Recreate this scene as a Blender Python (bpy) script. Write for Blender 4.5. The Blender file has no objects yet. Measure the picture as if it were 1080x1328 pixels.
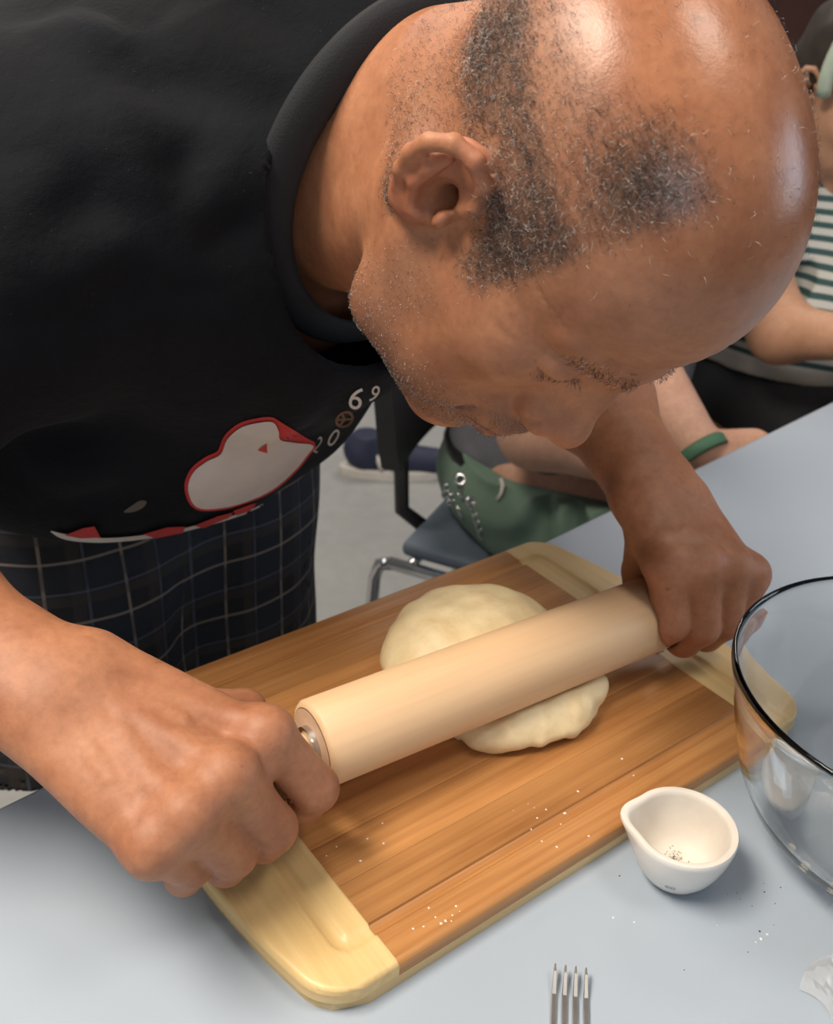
import bpy, bmesh, math, random
import numpy as np
from mathutils import Vector, Matrix
random.seed(7)
RNG = np.random.default_rng(7)
scene = bpy.context.scene
COL = scene.collection

# ------------------------------------------------------------------ camera
F_PX, W_PX, H_PX = 1293.0, 1080.0, 1328.0
RC = np.array([[0.80385557, -0.59353703, 0.03911552],
               [-0.2659654, -0.41747196, -0.8688956],
               [0.53205135, 0.68806319, -0.49344747]])     # rows: right, down, forward
CAM = np.array([-0.36659, -0.40816, 1.23149])
cam_d = bpy.data.cameras.new('camera')
cam = bpy.data.objects.new('camera', cam_d)
COL.objects.link(cam)
cam_d.sensor_fit = 'VERTICAL'
cam_d.sensor_height = 24.0
cam_d.lens = F_PX / H_PX * 24.0
cam_d.clip_start = 0.02
cam_d.clip_end = 60
m = Matrix.Identity(4)
for i in range(3):
    m[i][0] = RC[0][i]
    m[i][1] = -RC[1][i]
    m[i][2] = -RC[2][i]
    m[i][3] = CAM[i]
cam.matrix_world = m
cam_d.dof.use_dof = True
cam_d.dof.focus_distance = 0.53
cam_d.dof.aperture_fstop = 8.0
scene.camera = cam

def P(px, py, z):
    """point of the place at height z seen at that spot of the photograph"""
    d = RC.T @ np.array([(px - W_PX / 2) / F_PX, (py - H_PX / 2) / F_PX, 1.0])
    return CAM + d * ((z - CAM[2]) / d[2])

# ------------------------------------------------------------------ light
world = bpy.data.worlds.new('room_ambient')
scene.world = world
world.use_nodes = True
bg = world.node_tree.nodes['Background']
bg.inputs[0].default_value = (0.74, 0.79, 0.88, 1)
bg.inputs[1].default_value = 0.22

def area(name, loc, target, sx, sy, power, col):
    l = bpy.data.lights.new(name, 'AREA')
    l.shape = 'RECTANGLE'
    l.size, l.size_y = sx, sy
    l.energy = power
    l.color = col
    o = bpy.data.objects.new(name, l)
    COL.objects.link(o)
    o.location = loc
    o.rotation_euler = (Vector(target) - Vector(loc)).to_track_quat('-Z', 'Y').to_euler()
    return o

area('ceiling_or_fill_light', (-0.95, 0.22, 2.55), (-0.80, 0.15, 0), 1.0, 0.6, 62, (1.0, 0.89, 0.75))
area('ceiling_or_fill_light', (0.45, -0.75, 2.55), (0.45, -0.75, 0), 0.5, 0.5, 10, (1.0, 0.90, 0.78))
area('ceiling_or_fill_light', (1.9, 1.7, 2.55), (1.9, 1.7, 0), 1.0, 0.6, 26, (1.0, 0.92, 0.82))
area('ceiling_or_fill_light', (0.45, 2.0, 2.55), (0.45, 2.0, 0), 1.0, 0.6, 17, (1.0, 0.92, 0.82))  # fill lamp added behind the man to brighten the seated person and floor
area('window_daylight', (3.3, -1.9, 1.7), (0.2, 0.0, 0.9), 1.6, 1.3, 26, (0.70, 0.84, 1.0))
area('window_daylight', (-1.6, -3.2, 1.9), (0.0, 0.2, 0.8), 1.8, 1.3, 20, (0.80, 0.89, 1.0))
scene.view_settings.view_transform = 'Standard'
scene.view_settings.look = 'None'
scene.view_settings.gamma = 1.0
scene.view_settings.use_curve_mapping = False
scene.view_settings.exposure = 0.0

# ------------------------------------------------------------------ helpers: objects
def link(name, me, material=None, parent=None):
    o = bpy.data.objects.new(name, me)
    COL.objects.link(o)
    if material is not None and me is not None:
        me.materials.clear()
        me.materials.append(material)
    if parent is not None:
        o.parent = parent
        o.matrix_parent_inverse = parent.matrix_world.inverted()
    return o

def tag(o, label=None, cat=None, group=None, kind=None):
    if label: o['label'] = label
    if cat: o['category'] = cat
    if group: o['group'] = group
    if kind: o['kind'] = kind
    return o

def thing(name, loc, label, cat, group=None):
    o = bpy.data.objects.new(name, None)
    COL.objects.link(o)
    o.empty_display_size = 0.03
    o.matrix_world = Matrix.Translation(Vector(loc))
    return tag(o, label, cat, group)

def npmesh(name, V, Fq, smooth=True):
    """mesh from an (n,3) array and an (m,4) or (m,3) index array"""
    V = np.asarray(V, np.float32)
    Fq = np.asarray(Fq, np.int32)
    me = bpy.data.meshes.new(name)
    k = Fq.shape[1]
    me.vertices.add(len(V))
    me.vertices.foreach_set('co', V.ravel())
    me.loops.add(Fq.size)
    me.loops.foreach_set('vertex_index', Fq.ravel())
    me.polygons.add(len(Fq))
    me.polygons.foreach_set('loop_start', np.arange(0, Fq.size, k, dtype=np.int32))
    me.polygons.foreach_set('loop_total', np.full(len(Fq), k, np.int32))
    if smooth:
        me.polygons.foreach_set('use_smooth', np.ones(len(Fq), bool))
    me.update(calc_edges=True)
    me.validate()
    return me

def bm_mesh(bm, name, smooth=False):
    bmesh.ops.recalc_face_normals(bm, faces=bm.faces)
    me = bpy.data.meshes.new(name)
    bm.to_mesh(me)
    bm.free()
    if smooth:
        for p in me.polygons: p.use_smooth = True
    return me

def fattr(me, name, vals):
    a = me.attributes.new(name, 'FLOAT', 'POINT')
    a.data.foreach_set('value', np.asarray(vals, np.float32))

def cattr(me, name, cols):
    a = me.attributes.new(name, 'FLOAT_COLOR', 'POINT')
    a.data.foreach_set('color', np.asarray(cols, np.float32).ravel())

def lathe(profile, n=48, center=(0, 0, 0), close=False, squash=None):
    """profile of (radius, z) turned about z; squash(angle) -> radius factor"""
    V = []; Fq = []
    m_ = len(profile)
    for i in range(n):
        a = 2 * math.pi * i / n
        for j, (r, z) in enumerate(profile):
            s = squash(a, j) if squash else 1
            V.append((center[0] + r * s * math.cos(a), center[1] + r * s * math.sin(a), center[2] + z))
    for i in range(n):
        for j in range(m_ if close else m_ - 1):
            a, b = i * m_ + j, ((i + 1) % n) * m_ + j
            a2, b2 = i * m_ + (j + 1) % m_, ((i + 1) % n) * m_ + (j + 1) % m_
            Fq.append((a, b, b2, a2))
    return np.array(V), np.array(Fq)

def tube(pts, rad, n=8, caps=True, closed=False):
    pts = [np.array(p, float) for p in pts]
    k = len(pts)
    rads = rad if hasattr(rad, '__len__') else [rad] * k
    V = []; Fq = []
    prev = None
    for i in range(k):
        if closed: t = pts[(i + 1) % k] - pts[i - 1]
        else: t = pts[min(i + 1, k - 1)] - pts[max(i - 1, 0)]
        t = t / (np.linalg.norm(t) + 1e-12)
        if prev is None:
            up = np.array([0, 0, 1.0]) if abs(t[2]) < .9 else np.array([1.0, 0, 0])
        else: up = prev
        a = up - t * (up @ t); a /= np.linalg.norm(a) + 1e-12
        prev = a
        b = np.cross(t, a)
        for j in range(n):
            an = 2 * math.pi * j / n
            V.append(pts[i] + rads[i] * (math.cos(an) * a + math.sin(an) * b))
    for i in range(k if closed else k - 1):
        i2 = (i + 1) % k
        for j in range(n):
            j2 = (j + 1) % n
            Fq.append((i * n + j, i * n + j2, i2 * n + j2, i2 * n + j))
    if caps and not closed:
        for i, o in ((0, 1), (k - 1, 0)):
            c = len(V); V.append(pts[i])
            for j in range(n):
                j2 = (j + 1) % n
                a, b = i * n + j, i * n + j2
                Fq.append((a, c, b, b) if False else ((b, a, c, c) if o else (a, b, c, c)))
    return V, Fq

def mesh_vf(name, V, Fq, smooth=True):
    me = bpy.data.meshes.new(name)
    fs = []
    for f in Fq:
        f = [int(x) for x in f]
        g = [x for i, x in enumerate(f) if x != f[i - 1]]
        if len(g) >= 3: fs.append(g)
    me.from_pydata([tuple(map(float, v)) for v in V], [], fs)
    if smooth:
        for p in me.polygons: p.use_smooth = True
    me.update()
    return me

def box_mesh(name, lo, hi, bevel=0.0, seg=2):
    bm = bmesh.new()
    bmesh.ops.create_cube(bm, size=1)
    for v in bm.verts:
        for i in range(3):
            v.co[i] = lo[i] if v.co[i] < 0 else hi[i]
    if bevel > 0:
        bmesh.ops.bevel(bm, geom=list(bm.edges), offset=bevel, segments=seg, affect='EDGES', profile=.5)
    return bm_mesh(bm, name, smooth=False)

# ------------------------------------------------------------------ helpers: materials
class NT:
    def __init__(self, name):
        self.m = bpy.data.materials.new(name)
        self.m.use_nodes = True
        self.t = self.m.node_tree
        self.b = self.t.nodes['Principled BSDF']
        self.co = self.t.nodes.new('ShaderNodeTexCoord')
    def n(self, kind, **kw):
        nd = self.t.nodes.new(kind)
        for k, v in kw.items():
            if k.startswith('i_'):
                nd.inputs[k[2:].replace('_', ' ')].default_value = v
            else: setattr(nd, k, v)
        return nd
    def l(self, a, b): self.t.links.new(a, b)
    def noise(self, scale, detail=3, rough=.5, vec=None, dist=0):
        nd = self.n('ShaderNodeTexNoise')
        nd.inputs['Scale'].default_value = scale
        nd.inputs['Detail'].default_value = detail
        nd.inputs['Roughness'].default_value = rough
        nd.inputs['Distortion'].default_value = dist
        self.l(vec if vec is not None else self.co.outputs['Object'], nd.inputs['Vector'])
        return nd.outputs['Fac']
    def mapped(self, scale=(1, 1, 1), rot=(0, 0, 0), loc=(0, 0, 0), src='Object'):
        mp = self.n('ShaderNodeMapping')
        mp.inputs['Scale'].default_value = scale
        mp.inputs['Rotation'].default_value = rot
        mp.inputs['Location'].default_value = loc
        self.l(self.co.outputs[src], mp.inputs['Vector'])
        return mp.outputs['Vector']
    def ramp(self, fac, stops, interp='LINEAR'):
        r = self.n('ShaderNodeValToRGB')
        r.color_ramp.interpolation = interp
        e = r.color_ramp.elements
        while len(e) > 1: e.remove(e[-1])
        e[0].position = stops[0][0]; e[0].color = (*stops[0][1], 1)
        for p, c in stops[1:]:
            x = e.new(p); x.color = (*c, 1)
        self.l(fac, r.inputs[0])
        return r.outputs['Color']
    def mix(self, fac, a, b, mode='MIX'):
        x = self.n('ShaderNodeMix', data_type='RGBA', blend_type=mode)
        for s, v in ((0, fac), (6, a), (7, b)):
            if hasattr(v, 'is_linked'): self.l(v, x.inputs[s])
            else: x.inputs[s].default_value = v if s == 0 else (*v, 1)
        return x.outputs[2]
    def math(self, op, a, b=0.0, clamp=False):
        x = self.n('ShaderNodeMath', operation=op, use_clamp=clamp)
        for s, v in ((0, a), (1, b)):
            if hasattr(v, 'is_linked'): self.l(v, x.inputs[s])
            else: x.inputs[s].default_value = v
        return x.outputs[0]
    def attr(self, name):
        return self.n('ShaderNodeAttribute', attribute_name=name).outputs
    def bump(self, h, strength=.3, dist=.001, prev=None):
        b = self.n('ShaderNodeBump')
        b.inputs['Strength'].default_value = strength
        b.inputs['Distance'].default_value = dist
        self.l(h, b.inputs['Height'])
        if prev is not None: self.l(prev, b.inputs['Normal'])
        return b.outputs['Normal']
    def set(self, **kw):
        for k, v in kw.items():
            s = self.b.inputs[k.replace('_', ' ')]
            if hasattr(v, 'is_linked'): self.l(v, s)
            else: s.default_value = (*v, 1) if (isinstance(v, tuple) and len(v) == 3 and s.type == 'RGBA') else v
        return self

def plain(name, col, rough=.5, var=.12, scale=20, metallic=0.0, bump=0.0, bscale=200, **kw):
    t = NT(name)
    c = t.ramp(t.noise(scale, 4), [(.25, tuple(x * (1 - var) for x in col)), (.75, tuple(min(1, x * (1 + var)) for x in col))])
    t.set(Base_Color=c, Roughness=rough, Metallic=metallic, **kw)
    if bump > 0:
        t.set(Normal=t.bump(t.noise(bscale, 3), bump, .0008))
    return t.m

# ------------------------------------------------------------------ helpers: sculpting with distance fields
CULL = .035
class Prim:
    def dist(self, Pn, c, r): ...

class Cap(Prim):
    def __init__(s, a, b, ra, rb=None):
        s.a = np.array(a, np.float32); s.b = np.array(b, np.float32)
        s.ra = float(ra); s.rb = float(ra if rb is None else rb)
        s.c = (s.a + s.b) / 2
        s.R = float(np.linalg.norm(s.b - s.a)) / 2 + max(s.ra, s.rb)
    def ev(s, Q, c, r):
        if np.linalg.norm(c - s.c) - s.R > r + CULL: return None
        ab = s.b - s.a
        t = np.clip((Q - s.a) @ ab / max(float(ab @ ab), 1e-12), 0, 1)
        dd = Q - s.a - t[:, None] * ab
        return np.sqrt(np.einsum('ij,ij->i', dd, dd)) - (s.ra + (s.rb - s.ra) * t)

class Ell(Prim):
    def __init__(s, c, r, M=None):
        s.c = np.array(c, np.float32)
        s.r = np.array(r if hasattr(r, '__len__') else (r, r, r), np.float32)
        s.M = None if M is None else np.array(M, np.float32)     # columns = local axes
        s.R = float(s.r.max())
    def ev(s, Q, c, r):
        if np.linalg.norm(c - s.c) - s.R > r + CULL: return None
        q = Q - s.c
        if s.M is not None: q = q @ s.M
        a = q / s.r
        k0 = np.sqrt(np.einsum('ij,ij->i', a, a))
        b = a / s.r
        k1 = np.sqrt(np.einsum('ij,ij->i', b, b)) + 1e-9
        return np.where(k0 < .05, -s.r.min(), k0 * (k0 - 1) / k1)

class Plane(Prim):
    def __init__(s, p, n):
        s.p = np.array(p, np.float32); s.n = np.array(n, np.float32); s.n /= np.linalg.norm(s.n)
    def ev(s, Q, c, r): return (Q - s.p) @ s.n

def smin(a, b, k):
    if k <= 0: return np.minimum(a, b)
    h = np.maximum(k - np.abs(a - b), 0) / k
    return np.minimum(a, b) - h * h * k * .25

def smax(a, b, k): return -smin(-a, -b, k)

class U(Prim):
    def __init__(s, k, *ch):
        s.k = k; s.ch = ch
        b = [x[1] if isinstance(x, tuple) else x for x in ch]
        s.c = None
        if all(getattr(x, 'c', None) is not None for x in b):
            cs = np.array([x.c for x in b], float)
            s.c = ((cs.min(0) + cs.max(0)) / 2).astype(np.float32)
            s.R = max(float(np.linalg.norm(x.c - s.c)) + x.R for x in b)
    def ev(s, Q, c, r):
        if s.c is not None and np.linalg.norm(c - s.c) - s.R > r + CULL: return None
        d = None
        for x in s.ch:
            k = s.k
            if isinstance(x, tuple): k, x = x
            e = x.ev(Q, c, r)
            if e is None: continue
            d = e if d is None else smin(d, e, k)
        return d

class Sub(Prim):
    def __init__(s, k, a, *ch):
        s.k = k; s.a = a; s.ch = ch; s.c = getattr(a, 'c', None); s.R = getattr(a, 'R', None)
    def ev(s, Q, c, r):
        d = s.a.ev(Q, c, r)
        if d is None: return None
        for x in s.ch:
            k = s.k
            if isinstance(x, tuple): k, x = x
            e = x.ev(Q, c, r)
            if e is not None: d = smax(d, -e, k)
        return d

class Xf(Prim):
    """child given in local axes (columns of R) about t"""
    def __init__(s, R, t, ch):
        s.M = np.array(R, np.float32); s.t = np.array(t, np.float32); s.chn = ch
        s.c = None if getattr(ch, 'c', None) is None else s.t + s.M @ s.chn.c; s.R = getattr(ch, 'R', None)
    def ev(s, Q, c, r):
        if s.c is not None and np.linalg.norm(c - s.c) - s.R > r + CULL: return None
        return s.chn.ev((Q - s.t) @ s.M, (c - s.t) @ s.M, r)

class Disp(Prim):
    def __init__(s, ch, fn): s.chn = ch; s.fn = fn
    def ev(s, Q, c, r):
        d = s.chn.ev(Q, c, r)
        return None if d is None else d + s.fn(Q)

class Shell(Prim):
    def __init__(s, ch, th): s.chn = ch; s.th = th
    def ev(s, Q, c, r):
        d = s.chn.ev(Q, c, r)
        return None if d is None else np.maximum(d, -(d + s.th))

def tubes(pts, rads, k=.002):
    if not hasattr(rads, '__len__'): rads = [rads] * len(pts)
    return U(k, *[Cap(pts[i], pts[i + 1], rads[i], rads[i + 1]) for i in range(len(pts) - 1)])

CORN = np.array([(i, j, k) for i in (0, 1) for j in (0, 1) for k in (0, 1)])
EDG = [(a, b) for a in range(8) for b in range(8) if a < b and np.abs(CORN[a] - CORN[b]).sum() == 1]

def sculpt(name, node, lo, hi, h, n=24):
    """surface of the distance field as one continuous quad mesh"""
    lo = np.array(lo, float); hi = np.array(hi, float)
    nb = np.ceil((hi - lo) / h / n).astype(int)
    M = int(nb.max() * n + 8)
    keysL, vL, quadL = [], [], []
    g = np.arange(n + 1)
    G = np.stack(np.meshgrid(g, g, g, indexing='ij'), -1).reshape(-1, 3)
    rad = n * h * .5 * math.sqrt(3)
    for I in range(nb[0]):
        for J in range(nb[1]):
            for K in range(nb[2]):
                base = np.array([I, J, K]) * n
                org = lo + base * h
                c = (org + n * h / 2).astype(np.float32)
                d0 = node.ev(c[None], c, rad)
                if d0 is None or abs(float(d0[0])) > rad * 1.35 + .008: continue
                Q = (org + G * h).astype(np.float32)
                D = node.ev(Q, c, rad)
                if D is None or D.min() > 0 or D.max() < 0: continue
                D = D.reshape(n + 1, n + 1, n + 1)
                S = D < 0
                cnt = np.zeros((n, n, n), np.int8)
                for (a, b, e) in CORN:
                    cnt += S[a:a + n, b:b + n, e:e + n]
                cell = np.argwhere((cnt > 0) & (cnt < 8))
                if len(cell) == 0: continue
                vals = np.stack([D[cell[:, 0] + a, cell[:, 1] + b, cell[:, 2] + e] for (a, b, e) in CORN], 1)
                acc = np.zeros((len(cell), 3)); w = np.zeros(len(cell))
                for a, b in EDG:
                    x = (vals[:, a] < 0) != (vals[:, b] < 0)
                    t = vals[x, a] / (vals[x, a] - vals[x, b])
                    acc[x] += CORN[a] + t[:, None] * (CORN[b] - CORN[a])
                    w[x] += 1
                pv = (org + (cell + acc / w[:, None]) * h).astype(np.float32)
                # settle the vertices on the surface
                e = h * .5
                gr = np.zeros_like(pv)
                for ax in range(3):
                    o = np.zeros(3, np.float32); o[ax] = e
                    gr[:, ax] = (node.ev(pv + o, c, rad) - node.ev(pv - o, c, rad)) / (2 * e)
                dv = node.ev(pv, c, rad)
                g2 = np.einsum('ij,ij->i', gr, gr)
                st = np.clip(dv / np.maximum(g2, .25), -h * .6, h * .6)
                pv = pv - gr * st[:, None]
                gc = cell + base + 1
                keysL.append((gc[:, 0] * M + gc[:, 1]) * M + gc[:, 2]); vL.append(pv)
                for ax in range(3):
                    A = S[:n, :n, :n]
                    sl = [slice(0, n)] * 3; sl[ax] = slice(1, n + 1)
                    B = S[tuple(sl)]
                    ed = np.argwhere(A != B)
                    if len(ed) == 0: continue
                    inside = A[ed[:, 0], ed[:, 1], ed[:, 2]]
                    gg = ed + base + 1
                    u, v = (ax + 1) % 3, (ax + 2) % 3
                    q = []
                    for du, dv2 in ((-1, -1), (0, -1), (0, 0), (-1, 0)):
                        t = gg.copy(); t[:, u] += du; t[:, v] += dv2
                        q.append((t[:, 0] * M + t[:, 1]) * M + t[:, 2])
                    q = np.stack(q, 1)
                    q[~inside] = q[~inside][:, ::-1]
                    quadL.append(q)
    keys = np.concatenate(keysL); V = np.concatenate(vL); Qd = np.concatenate(quadL)
    o = np.argsort(keys); keys = keys[o]; V = V[o]
    ix = np.searchsorted(keys, Qd)
    ix = np.minimum(ix, len(keys) - 1)
    ok = (keys[ix] == Qd).all(1)
    return V, ix[ok]

def wn(Q, s, seed=0.0):
    """cheap smooth pseudo-noise in -1..1"""
    x, y, z = Q[:, 0] * s + seed, Q[:, 1] * s + seed * 1.7, Q[:, 2] * s - seed
    return (np.sin(x * 1.0 + 1.3 * np.sin(y * .9)) + np.sin(y * 1.1 + 1.2 * np.sin(z * 1.05)) + np.sin(z * .95 + 1.4 * np.sin(x * 1.13))) / 3

# ================================================================== the room
t = NT('concrete')
nz = t.mix(.35, t.ramp(t.noise(1.3, 5, .6), [(.3, (.27, .27, .262)), (.7, (.34, .34, .33))]),
           t.ramp(t.noise(28, 4, .6), [(.3, (.25, .25, .243)), (.7, (.36, .36, .35))]))
t.set(Base_Color=nz, Roughness=t.ramp(t.noise(3, 3), [(.3, (.32,) * 3), (.7, (.5,) * 3)]))
M_CONC = t.m
M_WALL = plain('painted_wall', (.55, .55, .53), .8, .05, 3)
M_BROWN = plain('brown_panelling', (.11, .045, .035), .55, .25, 4)
fl = link('floor', box_mesh('floor', (-3.2, -4.2, -.05), (5.0, 5.0, 0)), M_CONC); tag(fl, kind='structure')
w = link('wall_back', box_mesh('wall_back', (-3.2, 5.0, 0), (5.0, 5.1, 2.7)), M_WALL); tag(w, kind='structure')
w = link('wall_left', box_mesh('wall_left', (-3.3, -4.2, 0), (-3.2, 5.1, 2.7)), M_WALL); tag(w, kind='structure')
w = link('wall_right', box_mesh('wall_right', (5.0, -4.2, 0), (5.1, 5.1, 2.7)), M_BROWN); tag(w, kind='structure')

# ================================================================== table
TA = math.atan2(.105, 1.061)                     # the table stands a little askew to the board
tc_, ts_ = math.cos(TA), math.sin(TA)
TABLE_Z = .75
M_TABLE = plain('grey_laminate', (.355, .412, .482), .42, .03, 8, bump=.05, bscale=500)
M_STEEL = plain('grey_steel', (.35, .36, .38), .35, .1, 30, metallic=.9)
M_EDGE = plain('table_edge_band', (.30, .33, .37), .5, .05, 8)
tb = thing('table', (-.292, .103, 0), 'long pale grey laminate table under the cutting board and bowl', 'table')
tb.rotation_euler = (0, 0, TA)
bpy.context.view_layer.update()
def tpart(name, lo, hi, mat, bev, parent=tb):
    o = bpy.data.objects.new(name, box_mesh(name, lo, hi, bev)); COL.objects.link(o)
    o.data.materials.append(mat); o.parent = parent
    return o
tpart('tabletop', (-1.0, -.78, TABLE_Z - .028), (2.05, 0, TABLE_Z), M_TABLE, .004)
tpart('frame_rail', (-.92, -.70, TABLE_Z - .075), (1.97, -.68, TABLE_Z - .0285), M_STEEL, .003)
tpart('frame_rail', (-.92, -.10, TABLE_Z - .075), (1.97, -.08, TABLE_Z - .0285), M_STEEL, .003)
for lx in (-.9, 1.93):
    for ly in (-.71, -.105):
        tpart('leg', (lx - .02, ly, 0), (lx + .02, ly + .04, TABLE_Z - .029), M_STEEL, .004)

# ================================================================== cutting board
BZ = .768
def wood(name, dark, light, grain=9.0, rough=.42, seed=0.0, along='x', rings=1.0):
    t = NT(name)
    sc = (1.2, grain * 5, grain * 5) if along == 'x' else (grain * 5, 1.2, grain * 5)
    mp = t.mapped(sc, loc=(seed, seed * 1.3, seed * .7))
    n1 = t.noise(2.2, 5, .6, mp, .6)
    mp2 = t.mapped(tuple(s * 3.5 if s > 2 else s * 2.5 for s in sc), loc=(seed * 2, 0, seed))
    n2 = t.noise(3.0, 3, .6, mp2)
    mp3 = t.mapped((7, 14, 9), loc=(seed, seed, 0))
    n3 = t.noise(1.3, 3, .5, mp3)
    f = t.math('ADD', t.math('MULTIPLY', n1, .6 * rings), t.math('ADD', t.math('MULTIPLY', n2, .25), t.math('MULTIPLY', n3, .3)))
    mid = tuple((a + b) / 2 for a, b in zip(dark, light))
    c = t.ramp(f, [(.38, dark), (.56, mid), (.75, light)])
    t.set(Base_Color=c, Roughness=rough, Normal=t.bump(n2, .12, .0004))
    return t.m
BR_D, BR_L = (.30, .115, .030), (.58, .28, .095)
M_PLANKS = [wood('caramel_bamboo', tuple(a * f for a in BR_D), tuple(a * f for a in BR_L), 9, seed=s * 3.1)
            for s, f in enumerate((1.0, .82, .95, 1.1, .9, 1.04))]
M_PALE = wood('pale_bamboo', (.60, .39, .15), (.78, .57, .27), 7, seed=5, along='y')
M_BASE = wood('pale_bamboo_base', (.55, .37, .16), (.72, .53, .27), 7, seed=9)

HX, HY = .1585, .142
def board_x(y):                                  # bowed ends with rounded corners
    a = abs(y) / HY
    x = .219 - .018 * a ** 2
    c = .022
    if abs(y) > HY - c:
        e = (abs(y) - (HY - c)) / c
        x -= c * (1 - math.sqrt(max(0, 1 - e * e)))
    return x
GX, GY, GW, GD = .178, .117, .0045, .0022
def groove(x, y):
    ax, ay = abs(x), abs(y)
    if ax > GX - .006 and ay > GY - .006: d = math.hypot(max(ax - GX + .006, 0), max(ay - GY + .006, 0)) - .006
    else: d = max(ax - GX, ay - GY)
    d = abs(d)
    return -GD * math.sqrt(max(0, 1 - (d / GW) ** 2)) if d < GW else 0.0
def edge_drop(d, r=.004):
    if d >= r: return 0.0
    return -(r - math.sqrt(max(0, r * r - (r - d) ** 2)))

def slab(xs_of, ys, nx, z_of, zb, name):
    """slab over rows y with x from xs_of(y); top follows z_of(x, y, t)"""
    V = []; Fq = []
    ny = len(ys)
    for y in ys:
        x0, x1 = xs_of(y)
        for i in range(nx + 1):
            x = x0 + (x1 - x0) * i / nx
            V.append((x, y, z_of(x, y)))
    nt = len(V)
    for y in ys:
        x0, x1 = xs_of(y)
        for i in range(nx + 1):
            V.append((x0 + (x1 - x0) * i / nx, y, zb))
    for j in range(ny - 1):
        for i in range(nx):
            a = j * (nx + 1) + i
            Fq.append((a, a + 1, a + nx + 2, a + nx + 1))
            Fq.append((nt + a, nt + a + nx + 1, nt + a + nx + 2, nt + a + 1))
        a, b = j * (nx + 1), (j + 1) * (nx + 1)
        Fq.append((a, b, nt + b, nt + a))
        a, b = a + nx, b + nx
        Fq.append((b, a, nt + a, nt + b))
    for i in range(nx):
        a = i; Fq.append((a + 1, a, nt + a, nt + a + 1))
        a = (ny - 1) * (nx + 1) + i; Fq.append((a, a + 1, nt + a + 1, nt + a))
    return mesh_vf(name, V, Fq, smooth=False)

cb = thing('cutting_board', (0, 0, TABLE_Z), 'two-tone bamboo cutting board with pale curved ends and a juice groove', 'cutting board')
bpy.context.view_layer.update()
base_ys = [-HY + 2 * HY * k / 40 for k in range(41)]
link('base_layer', slab(lambda y: (-board_x(y) + .002, board_x(y) - .002), base_ys, 2, lambda x, y: BZ - .0105, TABLE_Z, 'base_layer'), M_BASE, cb)
edges = [-.142, -.113, -.083, -.052, -.018, .016, .048, .082, .112, .142]
for k in range(len(edges) - 1):
    y0, y1 = edges[k], edges[k + 1]
    n_ = 22
    ys = [y0 + .00008 + (y1 - y0 - .00016) * (.5 - .5 * math.cos(math.pi * i / n_)) for i in range(n_ + 1)]
    def zf(x, y):
        z = BZ + groove(x, y) + edge_drop(HY - abs(y))
        d = min(y - y0, y1 - y)
        if d < .0004: z -= .0001
        return z
    link('plank', slab(lambda y: (-HX, HX), ys, 24, zf, BZ - .0104, 'plank'), M_PLANKS[k % 6], cb)
for sgn in (-1, 1):
    ys = [-HY + 2 * HY * (.5 - .5 * math.cos(math.pi * k / 110)) for k in range(111)]
    def zf2(x, y):
        return BZ + groove(x, y) + edge_drop(min(HY - abs(y), (board_x(y) - abs(x)) * .9))
    def xs(y):
        return (HX, board_x(y)) if sgn > 0 else (-board_x(y), -HX)
    o = link('end_strip', slab(xs, ys, 46, zf2, BZ - .0104, 'end_strip'), M_PALE, cb)
    for p in o.data.polygons: p.use_smooth = abs(p.normal.z) > .3

# ================================================================== rolling pin
PIN_Z = .8155
pl, pr = P(405, 966, PIN_Z), P(846, 795, PIN_Z)
pin_dir = (pr - pl) / np.linalg.norm(pr - pl)
PR = .0272
M_PIN = wood('beech', (.68, .43, .235), (.78, .55, .33), 5, .5, seed=2, along='x', rings=.8)
M_PINEND = wood('beech_end', (.60, .38, .24), (.74, .52, .36), 6, .55, seed=3)
M_HANDLE = wood('beech_handle', (.55, .33, .16), (.70, .48, .27), 6, .4, seed=4)
M_METAL = plain('bright_metal', (.62, .63, .65), .25, .06, 40, metallic=1.0)
pin_len = float(np.linalg.norm(pr - pl))
mid = (pl + pr) / 2
rp = thing('rolling_pin', tuple(mid), 'pale beech rolling pin pressed onto the dough, a hand on each handle', 'rolling pin')
rp.rotation_euler = (0, 0, math.atan2(pin_dir[1], pin_dir[0]))
bpy.context.view_layer.update()
def turned(name, prof, mat, parent=rp, n=48):
    """profile (x, r) turned about the pin axis"""
    V, Fq = lathe([(r, x) for x, r in prof], n)
    V = V[:, [2, 0, 1]]
    me = mesh_vf(name, V, Fq)
    o = bpy.data.objects.new(name, me); COL.objects.link(o); me.materials.append(mat); o.parent = parent
    try: me.set_sharp_from_angle(angle=math.radians(45))
    except Exception: pass
    return o
L2 = pin_len / 2
turned('barrel', [(-L2 + .001, .0), (-L2 + .0005, PR - .0045), (-L2, PR - .004), (-L2 + .0008, PR - .0015), (-L2 + .003, PR), (0, PR + .0002), (L2 - .003, PR), (L2 - .0008, PR - .0015), (L2, PR - .004), (L2 - .001, 0)], M_PIN, n=72)
for s in (-1, 1):
    turned('end_disc', [(s * (L2 + .0002), PR - .0045), (s * (L2 + .0004), .014), (s * (L2 + .0003), .0)], M_PINEND)
    turned('ferrule', [(s * (L2 + .0005), .0125), (s * (L2 + .004), .0125), (s * (L2 + .0045), .0115), (s * (L2 + .0045), .008)], M_METAL)
    h = turned('handle', [(s * (L2 + .004), .0), (s * (L2 + .004), .0085), (s * (L2 + .008), .0105), (s * (L2 + .02), .0115), (s * (L2 + .045), .0135), (s * (L2 + .075), .0135), (s * (L2 + .095), .0115), (s * (L2 + .105), .007), (s * (L2 + .107), 0)], M_HANDLE)

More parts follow.
